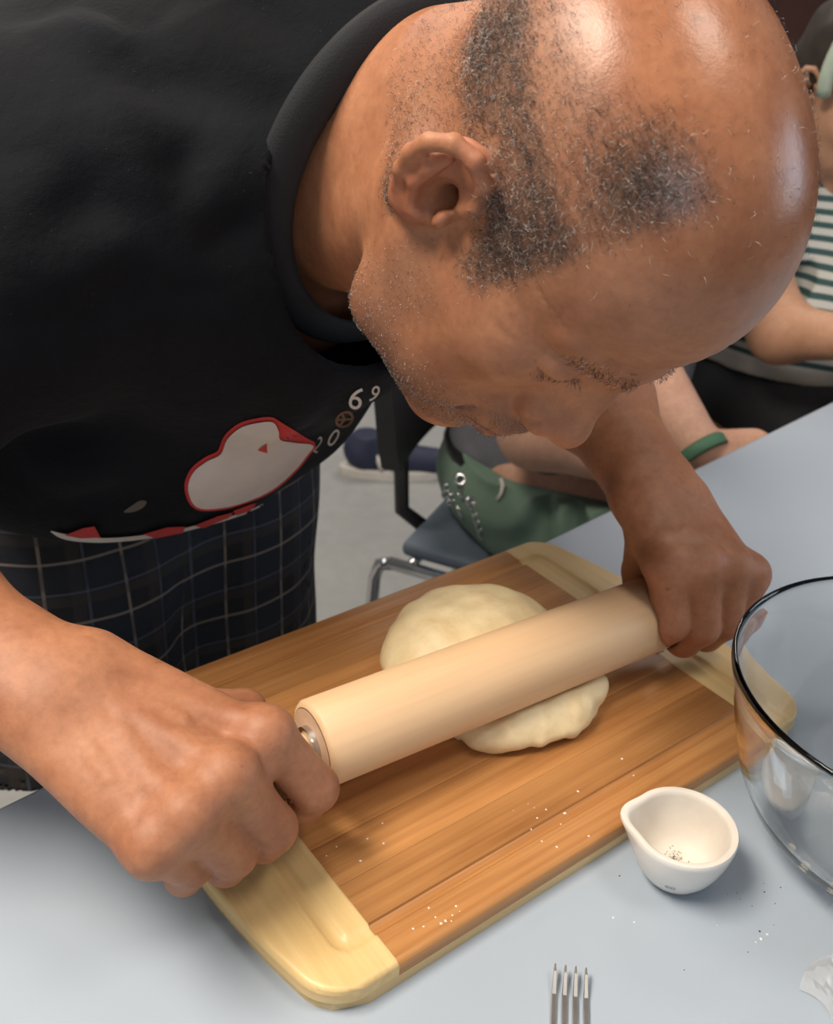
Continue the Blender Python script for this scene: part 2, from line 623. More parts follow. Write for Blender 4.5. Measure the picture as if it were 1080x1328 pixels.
# ================================================================== dough
t = NT('raw_dough')
n1 = t.noise(60, 5, .6)
n2 = t.noise(260, 3, .6)
t.set(Base_Color=t.ramp(n1, [(.3, (.72, .55, .30)), (.7, (.84, .70, .44))]), Roughness=.5,
      Normal=t.bump(n1, .35, .003, t.bump(n2, .3, .0008)), Subsurface_Weight=.25, Subsurface_Scale=.006)
t.b.inputs['Subsurface Radius'].default_value = (1.0, .7, .4)
M_DOUGH = t.m
pd = np.array([*pin_dir[:2], 0])
pn = np.array([-pd[1], pd[0], 0])
dc = np.array([.034, .012, BZ])
dough_n = U(.02,
            Ell(dc + (0, .012, .012), (.073, .070, .027)),
            Ell(dc + (.0, .028, .020), (.058, .048, .027)),
            Ell(dc + (-.006, -.043, .010), (.058, .042, .017)),
            Ell(dc + (.02, -.048, .012), (.032, .024, .014)))
def dough_rough(Q): return .0022 * wn(Q, 70, 1) + (.0008 + .0014 * (Q[:, 1] < -.03)) * wn(Q, 210, 2)
dough_n = Disp(dough_n, dough_rough)
cut = Cap(mid - pin_dir * .2, mid + pin_dir * .2, PR + .0004)
dough_n = Sub(.004, dough_n, cut)
dough_n = Sub(.003, dough_n, Plane((0, 0, BZ + .0002), (0, 0, 1)))
V, Fq = sculpt('dough', dough_n, dc + (-.11, -.11, -.012), dc + (.11, .12, .07), .0022)
o = link('dough', npmesh('dough', V, Fq), M_DOUGH)
tag(o, 'soft yellow lump of bread dough being flattened under the rolling pin', 'dough')

# ================================================================== glass bowl
t = NT('clear_glass')
t.set(Base_Color=(.97, .985, .98), Roughness=.015, Transmission_Weight=1.0, IOR=1.42)
M_GLASS = t.m
BC = np.array([.146, -.237, TABLE_Z])
outer = [(.0, .0008), (.03, .0005), (.048, .0003), (.056, .002), (.066, .008), (.077, .018), (.087, .032), (.0955, .050), (.102, .072), (.1075, .096), (.1105, .112), (.1122, .116), (.1136, .121), (.1142, .1255), (.1138, .1288)]
inner = [(.1128, .1298), (.1117, .1292), (.1108, .1255), (.1098, .120), (.1075, .113), (.1040, .096), (.0985, .072), (.092, .050), (.0835, .033), (.0735, .0205), (.063, .0115), (.05, .0065), (.03, .0048), (.0, .0046)]
V, Fq = lathe(outer + inner, 96)
bl = thing('glass_bowl', tuple(BC), 'large clear glass mixing bowl with thick rim beside the cutting board', 'bowl')
bpy.context.view_layer.update()
me = mesh_vf('bowl_body', V, Fq)
bm = bmesh.new(); bm.from_mesh(me); bmesh.ops.remove_doubles(bm, verts=bm.verts, dist=1e-6); bmesh.ops.recalc_face_normals(bm, faces=bm.faces); bm.to_mesh(me); bm.free()
o = bpy.data.objects.new('bowl_body', me); COL.objects.link(o); me.materials.append(M_GLASS); o.parent = bl
for p in me.polygons: p.use_smooth = True
# scraps of dough stuck inside the bowl
scr = []
for (ang, zz, s) in ((200, .016, .0045), (188, .024, .003), (214, .010, .0035), (176, .03, .0025), (230, .012, .002), (160, .018, .003), (205, .034, .0018), (222, .02, .0022)):
    rr = np.interp(zz, [p[1] for p in reversed(inner)], [p[0] for p in reversed(inner)])
    a = math.radians(ang)
    d = np.array([math.cos(a), math.sin(a), 0])
    scr.append(Disp(Ell(BC + d * (rr - .0008) + (0, 0, zz), (s, s * .9, s * .8)), lambda Q: .0008 * wn(Q, 500, 3)))
M_SCRAP = plain('dried_dough', (.75, .66, .48), .7, .1, 200)
for i, nd in enumerate(scr):
    c = nd.chn.c
    V, Fq = sculpt('dough_scrap', nd, c - .008, c + .008, .0007, 24)
    o = link('dough_scrap', npmesh('dough_scrap', V, Fq), M_SCRAP)
    tag(o, 'small scrap of dough stuck inside the glass bowl', 'dough scrap', 'dough scraps in the glass bowl')

# ================================================================== mortar
t = NT('white_porcelain')
t.set(Base_Color=t.ramp(t.noise(30, 3), [(.3, (.72, .69, .65)), (.7, (.78, .75, .71))]), Roughness=.25, Coat_Weight=.3)
M_PORC = t.m
t = NT('porcelain_bisque')
t.set(Base_Color=t.ramp(t.noise(60, 3), [(.3, (.66, .60, .53)), (.7, (.72, .67, .60))]), Roughness=.6)
M_BISQ = t.m
MC = np.array([.0205, -.1765, TABLE_Z])
SP = math.radians(128)
def spout(a, j):
    d = abs((a - SP + math.pi) % (2 * math.pi) - math.pi)
    w_ = max(0, 1 - d / .60)
    return 1 + (.18 * w_ * w_ * (3 - 2 * w_)) * SPW[j]
mo_out = [(.0, .0015), (.010, .0010), (.0135, 0), (.0155, .0008), (.019, .0045), (.0235, .0115), (.0272, .020), (.0298, .029), (.0312, .0365), (.0316, .0395), (.0309, .0408)]
mo_in = [(.0285, .0409), (.0272, .0402), (.0265, .0375), (.0255, .031), (.0232, .0225), (.0185, .0135), (.0120, .0082), (.005, .0066), (0, .0064)]
SPW = [max(0, (z - .022) / .018) for r, z in mo_out]
mt = thing('mortar', tuple(MC), 'small white porcelain mortar with pouring lip holding ground pepper', 'mortar')
bpy.context.view_layer.update()
V, Fq = lathe(mo_out, 64, squash=spout)
nv = len(mo_out)
o = mesh_vf('mortar_body', V, Fq); ob = bpy.data.objects.new('mortar_body', o); COL.objects.link(ob); o.materials.append(M_PORC); ob.parent = mt
SPW = [max(0, (z - .022) / .018) for r, z in ([mo_out[-1]] + mo_in)]
V, Fq = lathe([mo_out[-1]] + mo_in, 64, squash=spout)
o = mesh_vf('mortar_bowl_inside', V, Fq); ob = bpy.data.objects.new('mortar_inside', o); COL.objects.link(ob); o.materials.append(M_BISQ); ob.parent = mt
SPW = [1] * 20

def print_on(name, text, size, place, mat, parent, align='CENTER', many=None):
    cu = bpy.data.curves.new(name, 'FONT')
    cu.body = text; cu.size = size; cu.align_x = align; cu.align_y = 'CENTER'; cu.resolution_u = 4
    ob_ = bpy.data.objects.new(name + '_curve', cu); COL.objects.link(ob_)
    bpy.context.view_layer.update()
    me_ = bpy.data.meshes.new_from_object(ob_.evaluated_get(bpy.context.evaluated_depsgraph_get()))
    bpy.data.objects.remove(ob_)
    bm_ = bmesh.new(); bm_.from_mesh(me_)
    bmesh.ops.triangulate(bm_, faces=bm_.faces)
    for _ in range(2):
        bmesh.ops.subdivide_edges(bm_, edges=[e for e in bm_.edges if e.calc_length() > size * .12], cuts=1)
    bmesh.ops.triangulate(bm_, faces=bm_.faces)
    vv = list(bm_.verts)
    if many is not None:
        q = many(np.array([(v.co.x, v.co.y) for v in vv]))
        bad = [v for v, p in zip(vv, q) if np.isnan(p[0])]
        for v, p in zip(vv, q):
            if not np.isnan(p[0]): v.co = Vector(p)
        if bad: bmesh.ops.delete(bm_, geom=bad, context='VERTS')
    else:
        for v in vv: v.co = Vector(place(v.co.x, v.co.y))
    me_.materials.clear(); bm_.to_mesh(me_); bm_.free()
    return link(name, me_, mat, parent)
M_BLUEINK = plain('blue_ink', (.16, .24, .38), .4, .1, 100)
def on_mortar(x, y):
    zz = .0150 + y * .8
    rr = np.interp(zz, [p[1] for p in mo_out[2:]], [p[0] for p in mo_out[2:]]) + .0004
    a = math.radians(212) + x / .0245
    return (MC[0] + rr * math.cos(a), MC[1] + rr * math.sin(a), MC[2] + zz)
print_on('maker_mark', '60', .0062, on_mortar, M_BLUEINK, mt)

def specks(name, pts, sizes, mat, label, cat, kind='stuff', parent=None, flat=.5):
    V = []; Fq = []
    for p, s in zip(pts, sizes):
        b = len(V)
        a0 = random.random() * 6
        for k in range(4):
            a = a0 + k * math.pi / 2 + random.uniform(-.4, .4)
            V.append((p[0] + s * math.cos(a) * random.uniform(.7, 1.2), p[1] + s * math.sin(a) * random.uniform(.7, 1.2), p[2]))
        V.append((p[0], p[1], p[2] + s * flat * 1.6))
        V.append((p[0], p[1], p[2] - .00005))
        for k in range(4):
            Fq.append((b + k, b + (k + 1) % 4, b + 4, b + 4)); Fq.append((b + (k + 1) % 4, b + k, b + 5, b + 5))
    o_ = link(name, mesh_vf(name, V, Fq, False), mat, parent)
    if parent is None: tag(o_, label, cat, kind=kind)
    else: tag(o_, kind=kind)
    return o_
M_PEPPER = plain('dark_pepper', (.10, .095, .09), .8, .3, 300)
M_PEPPER2 = plain('light_pepper', (.46, .42, .34), .8, .3, 300)
M_FLOUR = plain('flour', (.85, .82, .74), .9, .05, 300)
pts, sz = [], []
for k in range(150):
    a, r = random.random() * 6.28, abs(random.gauss(0, .0055))
    x_, y_ = r * math.cos(a) + .003, r * math.sin(a) + .002
    r = min(math.hypot(x_, y_), .014)
    zz = np.interp(r, [p[0] for p in reversed(mo_in)], [p[1] for p in reversed(mo_in)])
    pts.append((MC[0] + x_, MC[1] + y_, MC[2] + zz + .0001)); sz.append(random.uniform(.0003, .0009))
specks('ground_pepper', pts[:70], sz[:70], M_PEPPER, 'coarse dark ground pepper in the bottom of the white mortar', 'pepper')
specks('ground_salt', pts[70:], sz[70:], M_PEPPER2, 'pale ground grains in the bottom of the white mortar', 'salt')
pts, sz = [], []
for (px, py, s) in ((803, 1136, .0008), (991, 1157, .0008), (1012, 1151, .0006), (960, 1166, .0005), (975, 1175, .0004), (1005, 1172, .0005), (955, 1158, .0004), (887, 1258, .0005), (970, 1235, .0005), (985, 1208, .0009), (1003, 1200, .0004), (943, 1160, .0004), (990, 1146, .0004)):
    p = P(px, py, TABLE_Z); pts.append((p[0], p[1], TABLE_Z + .0001)); sz.append(s)
specks('spilled_pepper', pts, sz, M_PEPPER, 'dark pepper specks spilled on the grey table beside the mortar', 'pepper')
pts, sz = [], []
for (px, py, s) in ((795, 1190, .0010), (822, 1196, .0007), (987, 1218, .0011), (995, 1212, .0008), (980, 1222, .0006), (930, 1200, .0004)):
    p = P(px, py, TABLE_Z); pts.append((p[0], p[1], TABLE_Z + .0001)); sz.append(s)
specks('flour_crumb', pts, sz, M_FLOUR, 'white flour crumbs lying on the grey table near the fork', 'crumb')
pts, sz = [], []
for k in range(34):
    px, py = random.choice(((460, 1085), (700, 1050), (560, 1190), (870, 985), (450, 1100), (720, 1070)))
    p = P(px + random.gauss(0, 30), py + random.gauss(0, 14), BZ)
    if abs(p[0]) < HX and -HY + .004 < p[1] < -.05:
        pts.append((p[0], p[1], BZ + groove(p[0], p[1]) + .0001)); sz.append(random.uniform(.0004, .0011))
specks('flour_on_board', pts, sz, M_FLOUR, 'loose specks of flour scattered on the bamboo cutting board', 'flour')

# ================================================================== fork
fa, fb = P(740, 1253, .757), P(740, 1328, .7545)
fd = (fa - fb); fd[2] = 0; fd /= np.linalg.norm(fd)
fs = np.array([fd[1], -fd[0], 0])
fk = thing('fork', tuple(fa * (1, 1, 0) + (0, 0, TABLE_Z)), 'stainless steel table fork lying with its tines towards the mortar', 'fork')
bpy.context.view_layer.update()
M_FORK = plain('brushed_steel', (.60, .58, .55), .3, .12, 60, metallic=1.0)
def fzc(s): return TABLE_Z + .0012 + .0062 * (math.exp(-(s / .012) ** 2)) * .9 + .0055 * (1 / (1 + math.exp(-(s - .085) / .012)))
def ribbon(rows, th, name, mat, parent):
    """rows of (s, centre offset, half width); s runs from the tine tips to the end of the handle"""
    V = []; Fq = []
    for s, c, w_ in rows:
        for q, dz in ((-1, -.5), (-.7, .5), (.7, .5), (1, -.5)):
            p = fa - fd * s + fs * (c + q * w_)
            V.append((p[0], p[1], fzc(s) + dz * th))
    k = len(rows)
    for i in range(k - 1):
        for j in range(4):
            j2 = (j + 1) % 4
            Fq.append((i * 4 + j, i * 4 + j2, (i + 1) * 4 + j2, (i + 1) * 4 + j))
    Fq.append((0, 1, 2, 3)); Fq.append(tuple((k - 1) * 4 + j for j in (3, 2, 1, 0)))
    return link(name, mesh_vf(name, V, Fq, False), mat, parent)
FW = .0094
for q in (-1.5, -.5, .5, 1.5):
    ribbon([(0, q * .0055, .0005), (.004, q * .0055, .0010), (.015, q * .0056, .0014), (.03, q * .0057, .0017), (.047, q * .0057, .0019)], .0016, 'tine', M_FORK, fk)
ribbon([(.043, 0, .0105), (.05, 0, .0115), (.058, 0, .0110), (.066, 0, .0080), (.074, 0, .0045), (.084, 0, .0032), (.105, 0, .0030), (.13, 0, .0038), (.16, 0, .0055), (.18, 0, .0062), (.188, 0, .0050), (.192, 0, .0025)], .0019, 'handle', M_FORK, fk)

# ================================================================== crumpled clear bag
t = NT('clear_plastic')
t.set(Base_Color=(.95, .96, .97), Roughness=.12, Transmission_Weight=.75, IOR=1.3, Alpha=.55)
M_PLAST = t.m
bc = P(1062, 1290, TABLE_Z)
V = []; Fq = []
nn = 22
for j in range(nn):
    for i in range(nn):
        u_, v_ = i / (nn - 1), j / (nn - 1)
        q = np.array([[u_ * 7, v_ * 7, 1.0]])
        zz = .002 + .013 * (abs(wn(q, 1.7, 2)[0]) + .6 * abs(wn(q, 4.1, 5)[0])) * math.sin(math.pi * u_) ** .5 * math.sin(math.pi * v_) ** .5
        V.append((bc[0] + (u_ - .12) * .085 + .006 * math.sin(v_ * 9), bc[1] + (v_ - .9) * .075 + .006 * math.sin(u_ * 7), TABLE_Z + zz))
for j in range(nn - 1):
    for i in range(nn - 1):
        a = j * nn + i
        Fq.append((a, a + 1, a + nn + 1, a + nn))
o = link('plastic_bag', mesh_vf('plastic_bag', V, Fq, False), M_PLAST)
md = o.modifiers.new('thick', 'SOLIDIFY'); md.thickness = .0003
tag(o, 'crumpled clear plastic bag lying on the table near the glass bowl', 'bag')

# ================================================================== skin and cloth
def skin(name, base, dark, red):
    t = NT(name)
    big = t.noise(22, 4, .55)
    fine = t.noise(240, 4, .6)
    mot = t.noise(75, 5, .65)
    c = t.ramp(t.math('ADD', t.math('MULTIPLY', big, .55), t.math('MULTIPLY', mot, .45)), [(.36, dark), (.62, base)])
    spot = t.ramp(t.noise(150, 1, .3), [(.0, (1, 1, 1)), (.17, (1, 1, 1)), (.22, (0, 0, 0))])
    c = t.mix(t.math('MULTIPLY', spot, .4), c, tuple(x * .45 for x in dark))
    c = t.mix(t.math('MULTIPLY', t.ramp(fine, [(.42, (0, 0, 0)), (.75, (1, 1, 1))]), .35), c, tuple(x * .72 for x in dark))
    c = t.mix(t.math('MULTIPLY', t.attr('red')['Fac'], .75), c, red)
    c = t.mix(t.math('MULTIPLY', t.attr('stubble')['Fac'], .8), c, (.075, .052, .043))
    vor = t.n('ShaderNodeTexVoronoi'); vor.inputs['Scale'].default_value = 800
    t.l(t.co.outputs['Object'], vor.inputs['Vector'])
    nrm = t.bump(t.noise(130, 5, .65), .22, .0009, t.bump(vor.outputs['Distance'], .12, .0003))
    ro = t.math('SUBTRACT', t.math('ADD', .46, t.math('MULTIPLY', big, .2)), t.math('MULTIPLY', t.attr('shine')['Fac'], .27))
    t.set(Base_Color=c, Roughness=ro, Normal=nrm, Subsurface_Weight=.18, Subsurface_Scale=.005)
    t.b.inputs['Subsurface Radius'].default_value = (1.0, .35, .18)
    t.b.inputs['Specular IOR Level'].default_value = .5
    return t.m
M_SKIN = skin('warm_brown_skin', (.435, .188, .094), (.305, .115, .054), (.38, .105, .055))

def v3(*a): return np.array(a, float)

# ================================================================== the man at the board
HR = np.array([[-0.992, 0.009, 0.125], [-0.112, -0.515, -0.850], [0.057, -0.857, 0.512]])   # right, forward, up
HR = np.linalg.svd(HR); HR = HR[0] @ HR[2]
H0 = v3(.002, -.038, 1.1234)
def hw(*p): return H0 + HR @ np.array(p, float)

def build_head():
    n = U(.03,
          Ell((0, -.008, .044), (.0770, .097, .081)),
          Ell((0, .027, .048), (.064, .066, .064)),
          Ell((0, .030, -.025), (.060, .062, .070)))
    n = U(.018, n,
          Ell((.044, .048, -.022), (.024, .034, .030)), Ell((-.044, .048, -.022), (.024, .034, .030)),
          Ell((.052, .016, -.046), (.018, .040, .048)), Ell((-.052, .016, -.046), (.018, .040, .048)),
          Cap((.058, -.004, -.045), (.050, .022, -.090), .014, .014), Cap((-.058, -.004, -.045), (-.050, .022, -.090), .014, .014),
          Cap((.050, .020, -.090), (.013, .070, -.115), .018, .016), Cap((-.050, .020, -.090), (-.013, .070, -.115), .018, .016),
          Ell((0, .050, -.090), (.042, .044, .036)),
          Ell((.040, .052, -.070), (.024, .030, .030)), Ell((-.040, .052, -.070), (.024, .030, .030)),
          Ell((0, .077, -.113), (.022, .016, .016)),
          Ell((0, .082, -.068), (.033, .026, .026)))
    n = U(.010, n,
          Cap((.046, .070, .024), (.012, .090, .018), .0075, .0105), Cap((-.046, .070, .024), (-.012, .090, .018), .0075, .0105),
          Ell((0, .088, .020), (.014, .010, .012)))
    # eye hollows and lids
    n = Sub(.012, n, Ell((.035, .103, .004), (.016, .016, .0105)), Ell((-.035, .103, .004), (.016, .016, .0105)))
    n = U(.005, n, Ell((.032, .0765, .002), (.0155, .0130, .0115)), Ell((-.032, .0765, .002), (.0155, .0130, .0115)))
    # nose
    n = U(.009, n, Cap((0, .086, .016), (0, .1085, -.030), .0095, .0105), Ell((0, .1125, -.0355), (.0122, .0122, .0110)),
          Cap((.009, .084, .004), (.012, .094, -.034), .0075, .0100), Cap((-.009, .084, .004), (-.012, .094, -.034), .0075, .0100))
    n = U(.0075, n, Ell((.0150, .1010, -.0405), (.0085, .0125, .0092)), Ell((-.0150, .1010, -.0405), (.0085, .0125, .0092)))
    # lips
    n = U(.006, n, tubes([(0.025, 0.0875, -0.0725), (0.013, 0.1005, -0.069), (0, 0.103, -0.068), (-0.013, 0.1005, -0.069), (-0.025, 0.0875, -0.0725)], [.004, .0062, .0062, .0062, .004]),
          tubes([(0.023, 0.0875, -0.077), (0.011, 0.1, -0.081), (0, 0.102, -0.082), (-0.011, 0.1, -0.081), (-0.023, 0.0875, -0.077)], [.004, .0062, .0068, .0062, .004]))
    n = Sub(.003, n, tubes([(0.029, 0.0905, -0.075), (0.013, 0.108, -0.0745), (0, 0.1105, -0.0745), (-0.013, 0.108, -0.0745), (-0.029, 0.0905, -0.075)], .0016),
            Ell((.0080, .1065, -.0480), (.0045, .0070, .0055)), Ell((-.0080, .1065, -.0480), (.0045, .0070, .0055)),
            # crease from nostril to the mouth corner, lid fold, crow's feet, brow lines
            tubes([(.0215, .106, -.036), (.029, .098, -.050), (.036, .088, -.068), (.037, .082, -.080)], [.0016, .002, .0018, .001]),
            tubes([(-.0215, .106, -.036), (-.029, .098, -.050), (-.036, .088, -.068), (-.037, .082, -.080)], [.0016, .002, .0018, .001]),
            tubes([(.050, .072, .000), (.040, .0865, -.0050), (.030, .0925, -.0055), (.019, .0905, -.0040)], [.001, .0014, .0014, .001]),
            tubes([(.050, .073, .010), (.040, .088, .0135), (.028, .094, .0135), (.018, .093, .009)], [.001, .0017, .0017, .001]))
    def creases(Q):
        x, y, z = Q[:, 0], Q[:, 1], Q[:, 2]
        m_ = np.clip((y - .036) / .02, 0, 1) * np.clip((.054 - np.abs(x)) / .020, 0, 1)
        out = np.zeros(len(Q), np.float32)
        for k_, z0 in enumerate((.0385, .0470, .0560, .0660)):
            zc = z0 + .0045 * np.cos(x * 42) - .0045 + .0012 * np.sin(x * 150 + k_ * 2) + .0008 * np.sin(x * 390 + k_)
            out += np.exp(-((z - zc) / .0017) ** 2) * (.00105, .0009, .0008, .0005)[k_]
        # crow's feet
        for k_, (y0, sl) in enumerate(((.058, .35), (.058, .05), (.058, -.3))):
            zc = .004 + sl * (.070 - y) + (.003, 0, -.003)[k_]
            out += np.exp(-((z - zc) / .0016) ** 2) * .0007 * np.clip((np.abs(x) - .045) / .006, 0, 1) * np.exp(-((y - y0) / .008) ** 2)
        return out * np.where(z > .03, m_, 1)
    n = Disp(n, creases)
    n.c, n.R = np.array((0, 0, 0), np.float32), .19
    # ears
    for sx in (1, -1):
        ef = v3(-.33 * sx, .94, .06); eu = v3(.10 * sx, -.16, .98)
        ef /= np.linalg.norm(ef); eu -= ef * (eu @ ef); eu /= np.linalg.norm(eu)
        en = np.cross(ef, eu) * 1.0
        if en[0] * sx < 0: en = -en
        E = np.stack([ef, eu, en], 1)
        o = v3(.0745 * sx, -.008, -.001)
        def e(x, y, z): return o + E @ (np.array([x, y, z]) * .99)
        def es(c, r): return Ell(e(*c), np.array(r) * .99, E)
        plate = U(.006, es((-.005, .006, .002), (.0175, .027, .0065)), es((-.003, -.012, -.001), (.013, .018, .008)))
        plate = Sub(.004, plate, es((-.0065, .0175, .0110), (.0125, .0130, .0085)))
        ear = U(.0028, plate,
                tubes([e(.0030, .0010, .004), e(.0105, .0090, .0065), e(.0125, .0185, .0080), e(.0075, .0285, .0095), e(-.0040, .0335, .0110), e(-.0155, .0295, .0125), e(-.0222, .0185, .0135), e(-.0235, .0050, .0130), e(-.0205, -.0070, .0115), e(-.0160, -.0165, .0090)],
                      [.0026, .0032, .0036, .0040, .0042, .0042, .0040, .0038, .0038, .0036]))
        ear = U(.004, ear, tubes([e(-.0120, .0170, .0075), e(-.0140, .0080, .0100), e(-.0125, -.0030, .0105), e(-.0070, -.0120, .0090)], [.0030, .0042, .0046, .0040]),
                es((-.0085, -.0190, .0060), (.0095, .0105, .0058)),
                es((-.0015, -.0165, .0080), (.0045, .0040, .0045)))
        n = U(.006, n, ear)
        n = Sub(.003, n, es((-.0005, -.0005, .0105), (.0088, .0122, .0125)), es((.0015, -.0040, -.004), (.0062, .0072, .0200)))
        n = U(.003, n, es((.0082, -.0055, .0078), (.0036, .0058, .0050)))
    return n

head_n = Xf(HR, H0, build_head())

# joints
C_BASE = v3(0, .110, 1.110)
SH_R, EL_R, WR_R = v3(-.185, .190, 1.085), v3(-.395, .235, .935), v3(-.262, .028, .880)
SH_L, EL_L, WR_L = v3(.185, .180, 1.100), v3(.262, .262, .965), P(856, 650, .882)

neck_n = U(.03,
           Cap(hw(0, -.040, -.030), C_BASE + (0, .02, 0), .060, .066),
           Cap(hw(0, -.045, .0), C_BASE + (0, .03, .035), .045, .05),
           Cap(hw(.062, -.022, -.028), C_BASE + (-.026, .010, -.050), .015, .012),
           Cap(hw(-.062, -.022, -.028), C_BASE + (.026, .010, -.050), .015, .012),
           Cap(hw(0, .022, -.072), C_BASE + (0, .02, -.03), .036, .036))

def hand(wr, el, mcp, pip, dip, tip, th, thin=1.0):
    """fist closed round a handle: wrist, forearm, five fingers"""
    fr = [.0134, .0136, .0130, .0116]
    fingers = []
    for i in range(4):
        r = fr[i] * thin
        fingers.append(tubes([mcp[i], pip[i], dip[i], tip[i]], [r * 1.10, r * 1.02, r * .92, r * .80], .003))
    fist = U(.0020, *fingers)
    webs = [(.009, Cap(mcp[i] * .72 + pip[i] * .28, mcp[i + 1] * .72 + pip[i + 1] * .28, .0080)) for i in range(3)]
    kn = [(.010, Ell(mcp[i] + v3(0, 0, .0015), fr[i] * 1.22 * thin)) for i in range(4)] 
    ax = (sum(mcp) / 4 - wr); ax /= np.linalg.norm(ax)
    side = mcp[3] - mcp[0]; side /= np.linalg.norm(side)
    nrm = np.cross(ax, side); nrm /= np.linalg.norm(nrm)
    if nrm[2] < 0: nrm = -nrm
    back = []
    for i in range(4):
        wp = wr + side * (.016 * (i - 1.5)) + nrm * .001
        back.append(Cap(wp, mcp[i] - nrm * .004, .0165, .0125))
    pc = wr * .45 + (sum(mcp) / 4) * .55 - nrm * .010
    palm = U(.014, *back, Ell(pc, (.036, .042, .017), np.stack([side, ax, nrm], 1)))
    # tendons on the back of the hand
    tend = [(.006, Cap(wr + side * (.007 * (i - 1.5)) + nrm * .0125 + ax * .015, mcp[i] + nrm * .0055 - ax * .006, .0035, .0042)) for i in range(4)]
    thumb = tubes(th, [.017, .0135, .0115, .0095], .004)
    fa_ = (el - wr); L = np.linalg.norm(fa_); fa_ /= L
    fs_ = side - fa_ * (side @ fa_); fs_ /= np.linalg.norm(fs_)
    arm = U(.03,
            Cap(wr + fs_ * .010, wr + fs_ * .012 + fa_ * L * .45, .0215, .029), Cap(wr - fs_ * .010, wr - fs_ * .013 + fa_ * L * .45, .0215, .030),
            Cap(wr + fa_ * L * .42 + fs_ * .010, el, .035, .041), Cap(wr + fa_ * L * .42 - fs_ * .012, el, .036, .042))
    veins = []
    def on_back(u_, v_): return wr + side * u_ + ax * v_ + nrm * (.0132 - .10 * abs(u_))
    for vp in ([(-.012, .000), (-.006, .030), (.004, .050), (.010, .068)], [(.020, .005), (.010, .030), (.004, .050)], [(-.006, .030), (-.018, .050), (-.020, .066)], [(.010, .030), (.022, .048), (.026, .062)]):
        veins.append((.006, tubes([on_back(*q) for q in vp], [.0010] + [.0020] * (len(vp) - 2) + [.0008], .002)))
    bone = [(.012, Ell(wr + fs_ * .023 + fa_ * .018 + v3(0, 0, .010), .0085))]
    n = U(.010, palm, *kn, *tend, *veins, *webs)
    n = U(.016, n, arm)
    n = U(.010, n, *bone)
    n = U(.0035, n, fist)
    n = U(.006, n, thumb)
    return n

hr = np.array([-pin_dir[0], -pin_dir[1], 0])          # along the near handle, away from the barrel
HND_R = pl + hr * .05                                 # middle of the near handle
HND_L = pr - hr * .05
mcpR = [P(344, 955, .862), P(294, 1008, .863), P(243, 1058, .857), P(198, 1098, .847)]
pipR = [P(407, 1022, .822), P(352, 1074, .816), P(301, 1106, .812), P(246, 1121, .812)]
def curl(mcp, pip, axis_pt, axis):
    dips, tips = [], []
    mean_ = v3(-axis[1], axis[0], 0)
    if mean_[1] < 0: mean_ = -mean_                       # towards the wrist
    for m_, p_ in zip(mcp, pip):
        q = axis_pt + axis * ((p_ - axis_pt) @ axis)
        back_ = mean_
        d_ = p_ + back_ * .012 + v3(0, 0, -.020)
        d_[2] = max(d_[2], BZ + .020)
        dips.append(d_); tips.append(d_ + back_ * .022 + v3(0, 0, -.001))
    return dips, tips
dipR, tipR = curl(mcpR, pipR, HND_R, hr)
thR = [WR_R * .72 + mcpR[0] * .28 + v3(.012, 0, -.014), HND_R - hr * .025 + v3(0, .036, .010), HND_R - hr * .034 + v3(0, .024, -.010), HND_R - hr * .030 + v3(0, .006, -.024)]
hand_r = hand(WR_R, EL_R, mcpR, pipR, dipR, tipR, thR)
mcpL = [P(868, 732, .866), P(908, 732, .866), P(945, 736, .860), P(972, 745, .850)]
pipL = [P(868, 808, .824), P(908, 812, .818), P(938, 806, .815), P(958, 795, .816)]
dipL, tipL = curl(mcpL, pipL, HND_L, -hr)
thL = [WR_L * .70 + mcpL[0] * .30 + v3(-.012, 0, -.014), HND_L + hr * .030 + v3(0, .034, .012), HND_L + hr * .036 + v3(0, .026, -.008), HND_L + hr * .030 + v3(0, .008, -.023)]
hand_l = hand(WR_L, EL_L, mcpL, pipL, dipL, tipL, thL)

upper_n = U(.03, Cap(EL_R, SH_R, .043, .055), Cap(EL_L, SH_L, .043, .055))
trunk_n = U(.04, Cap(SH_R + (.03, .03, 0), SH_L + (-.03, .03, 0), .055), Ell((-.005, .250, 1.06), (.13, .085, .085)),
            Cap((-.01, .26, 1.05), (-.05, .45, .96), .105, .12), Cap((-.01, .22, 1.09), (0, .15, 1.10), .06, .055))
pelvis_n = U(.04, Ell((-.05, .47, .90), (.16, .12, .12)), Cap((-.135, .46, .86), (-.145, .45, .47), .085, .055), Cap((.035, .46, .86), (.045, .47, .47), .085, .055),
             Cap((-.145, .45, .47), (-.145, .50, .10), .055, .038), Cap((.045, .47, .47), (.045, .52, .10), .055, .038))
body_n = U(.02, U(.016, head_n, neck_n), U(.03, trunk_n, upper_n), pelvis_n)
body_n = U(.02, body_n, hand_r, hand_l)
body_n = Sub(.0015, body_n, Cap(pl, pr, PR + .0006), Cap(pl + hr * .004, pl + hr * .105, .0105, .0136), Cap(pr - hr * .004, pr - hr * .105, .0105, .0136))

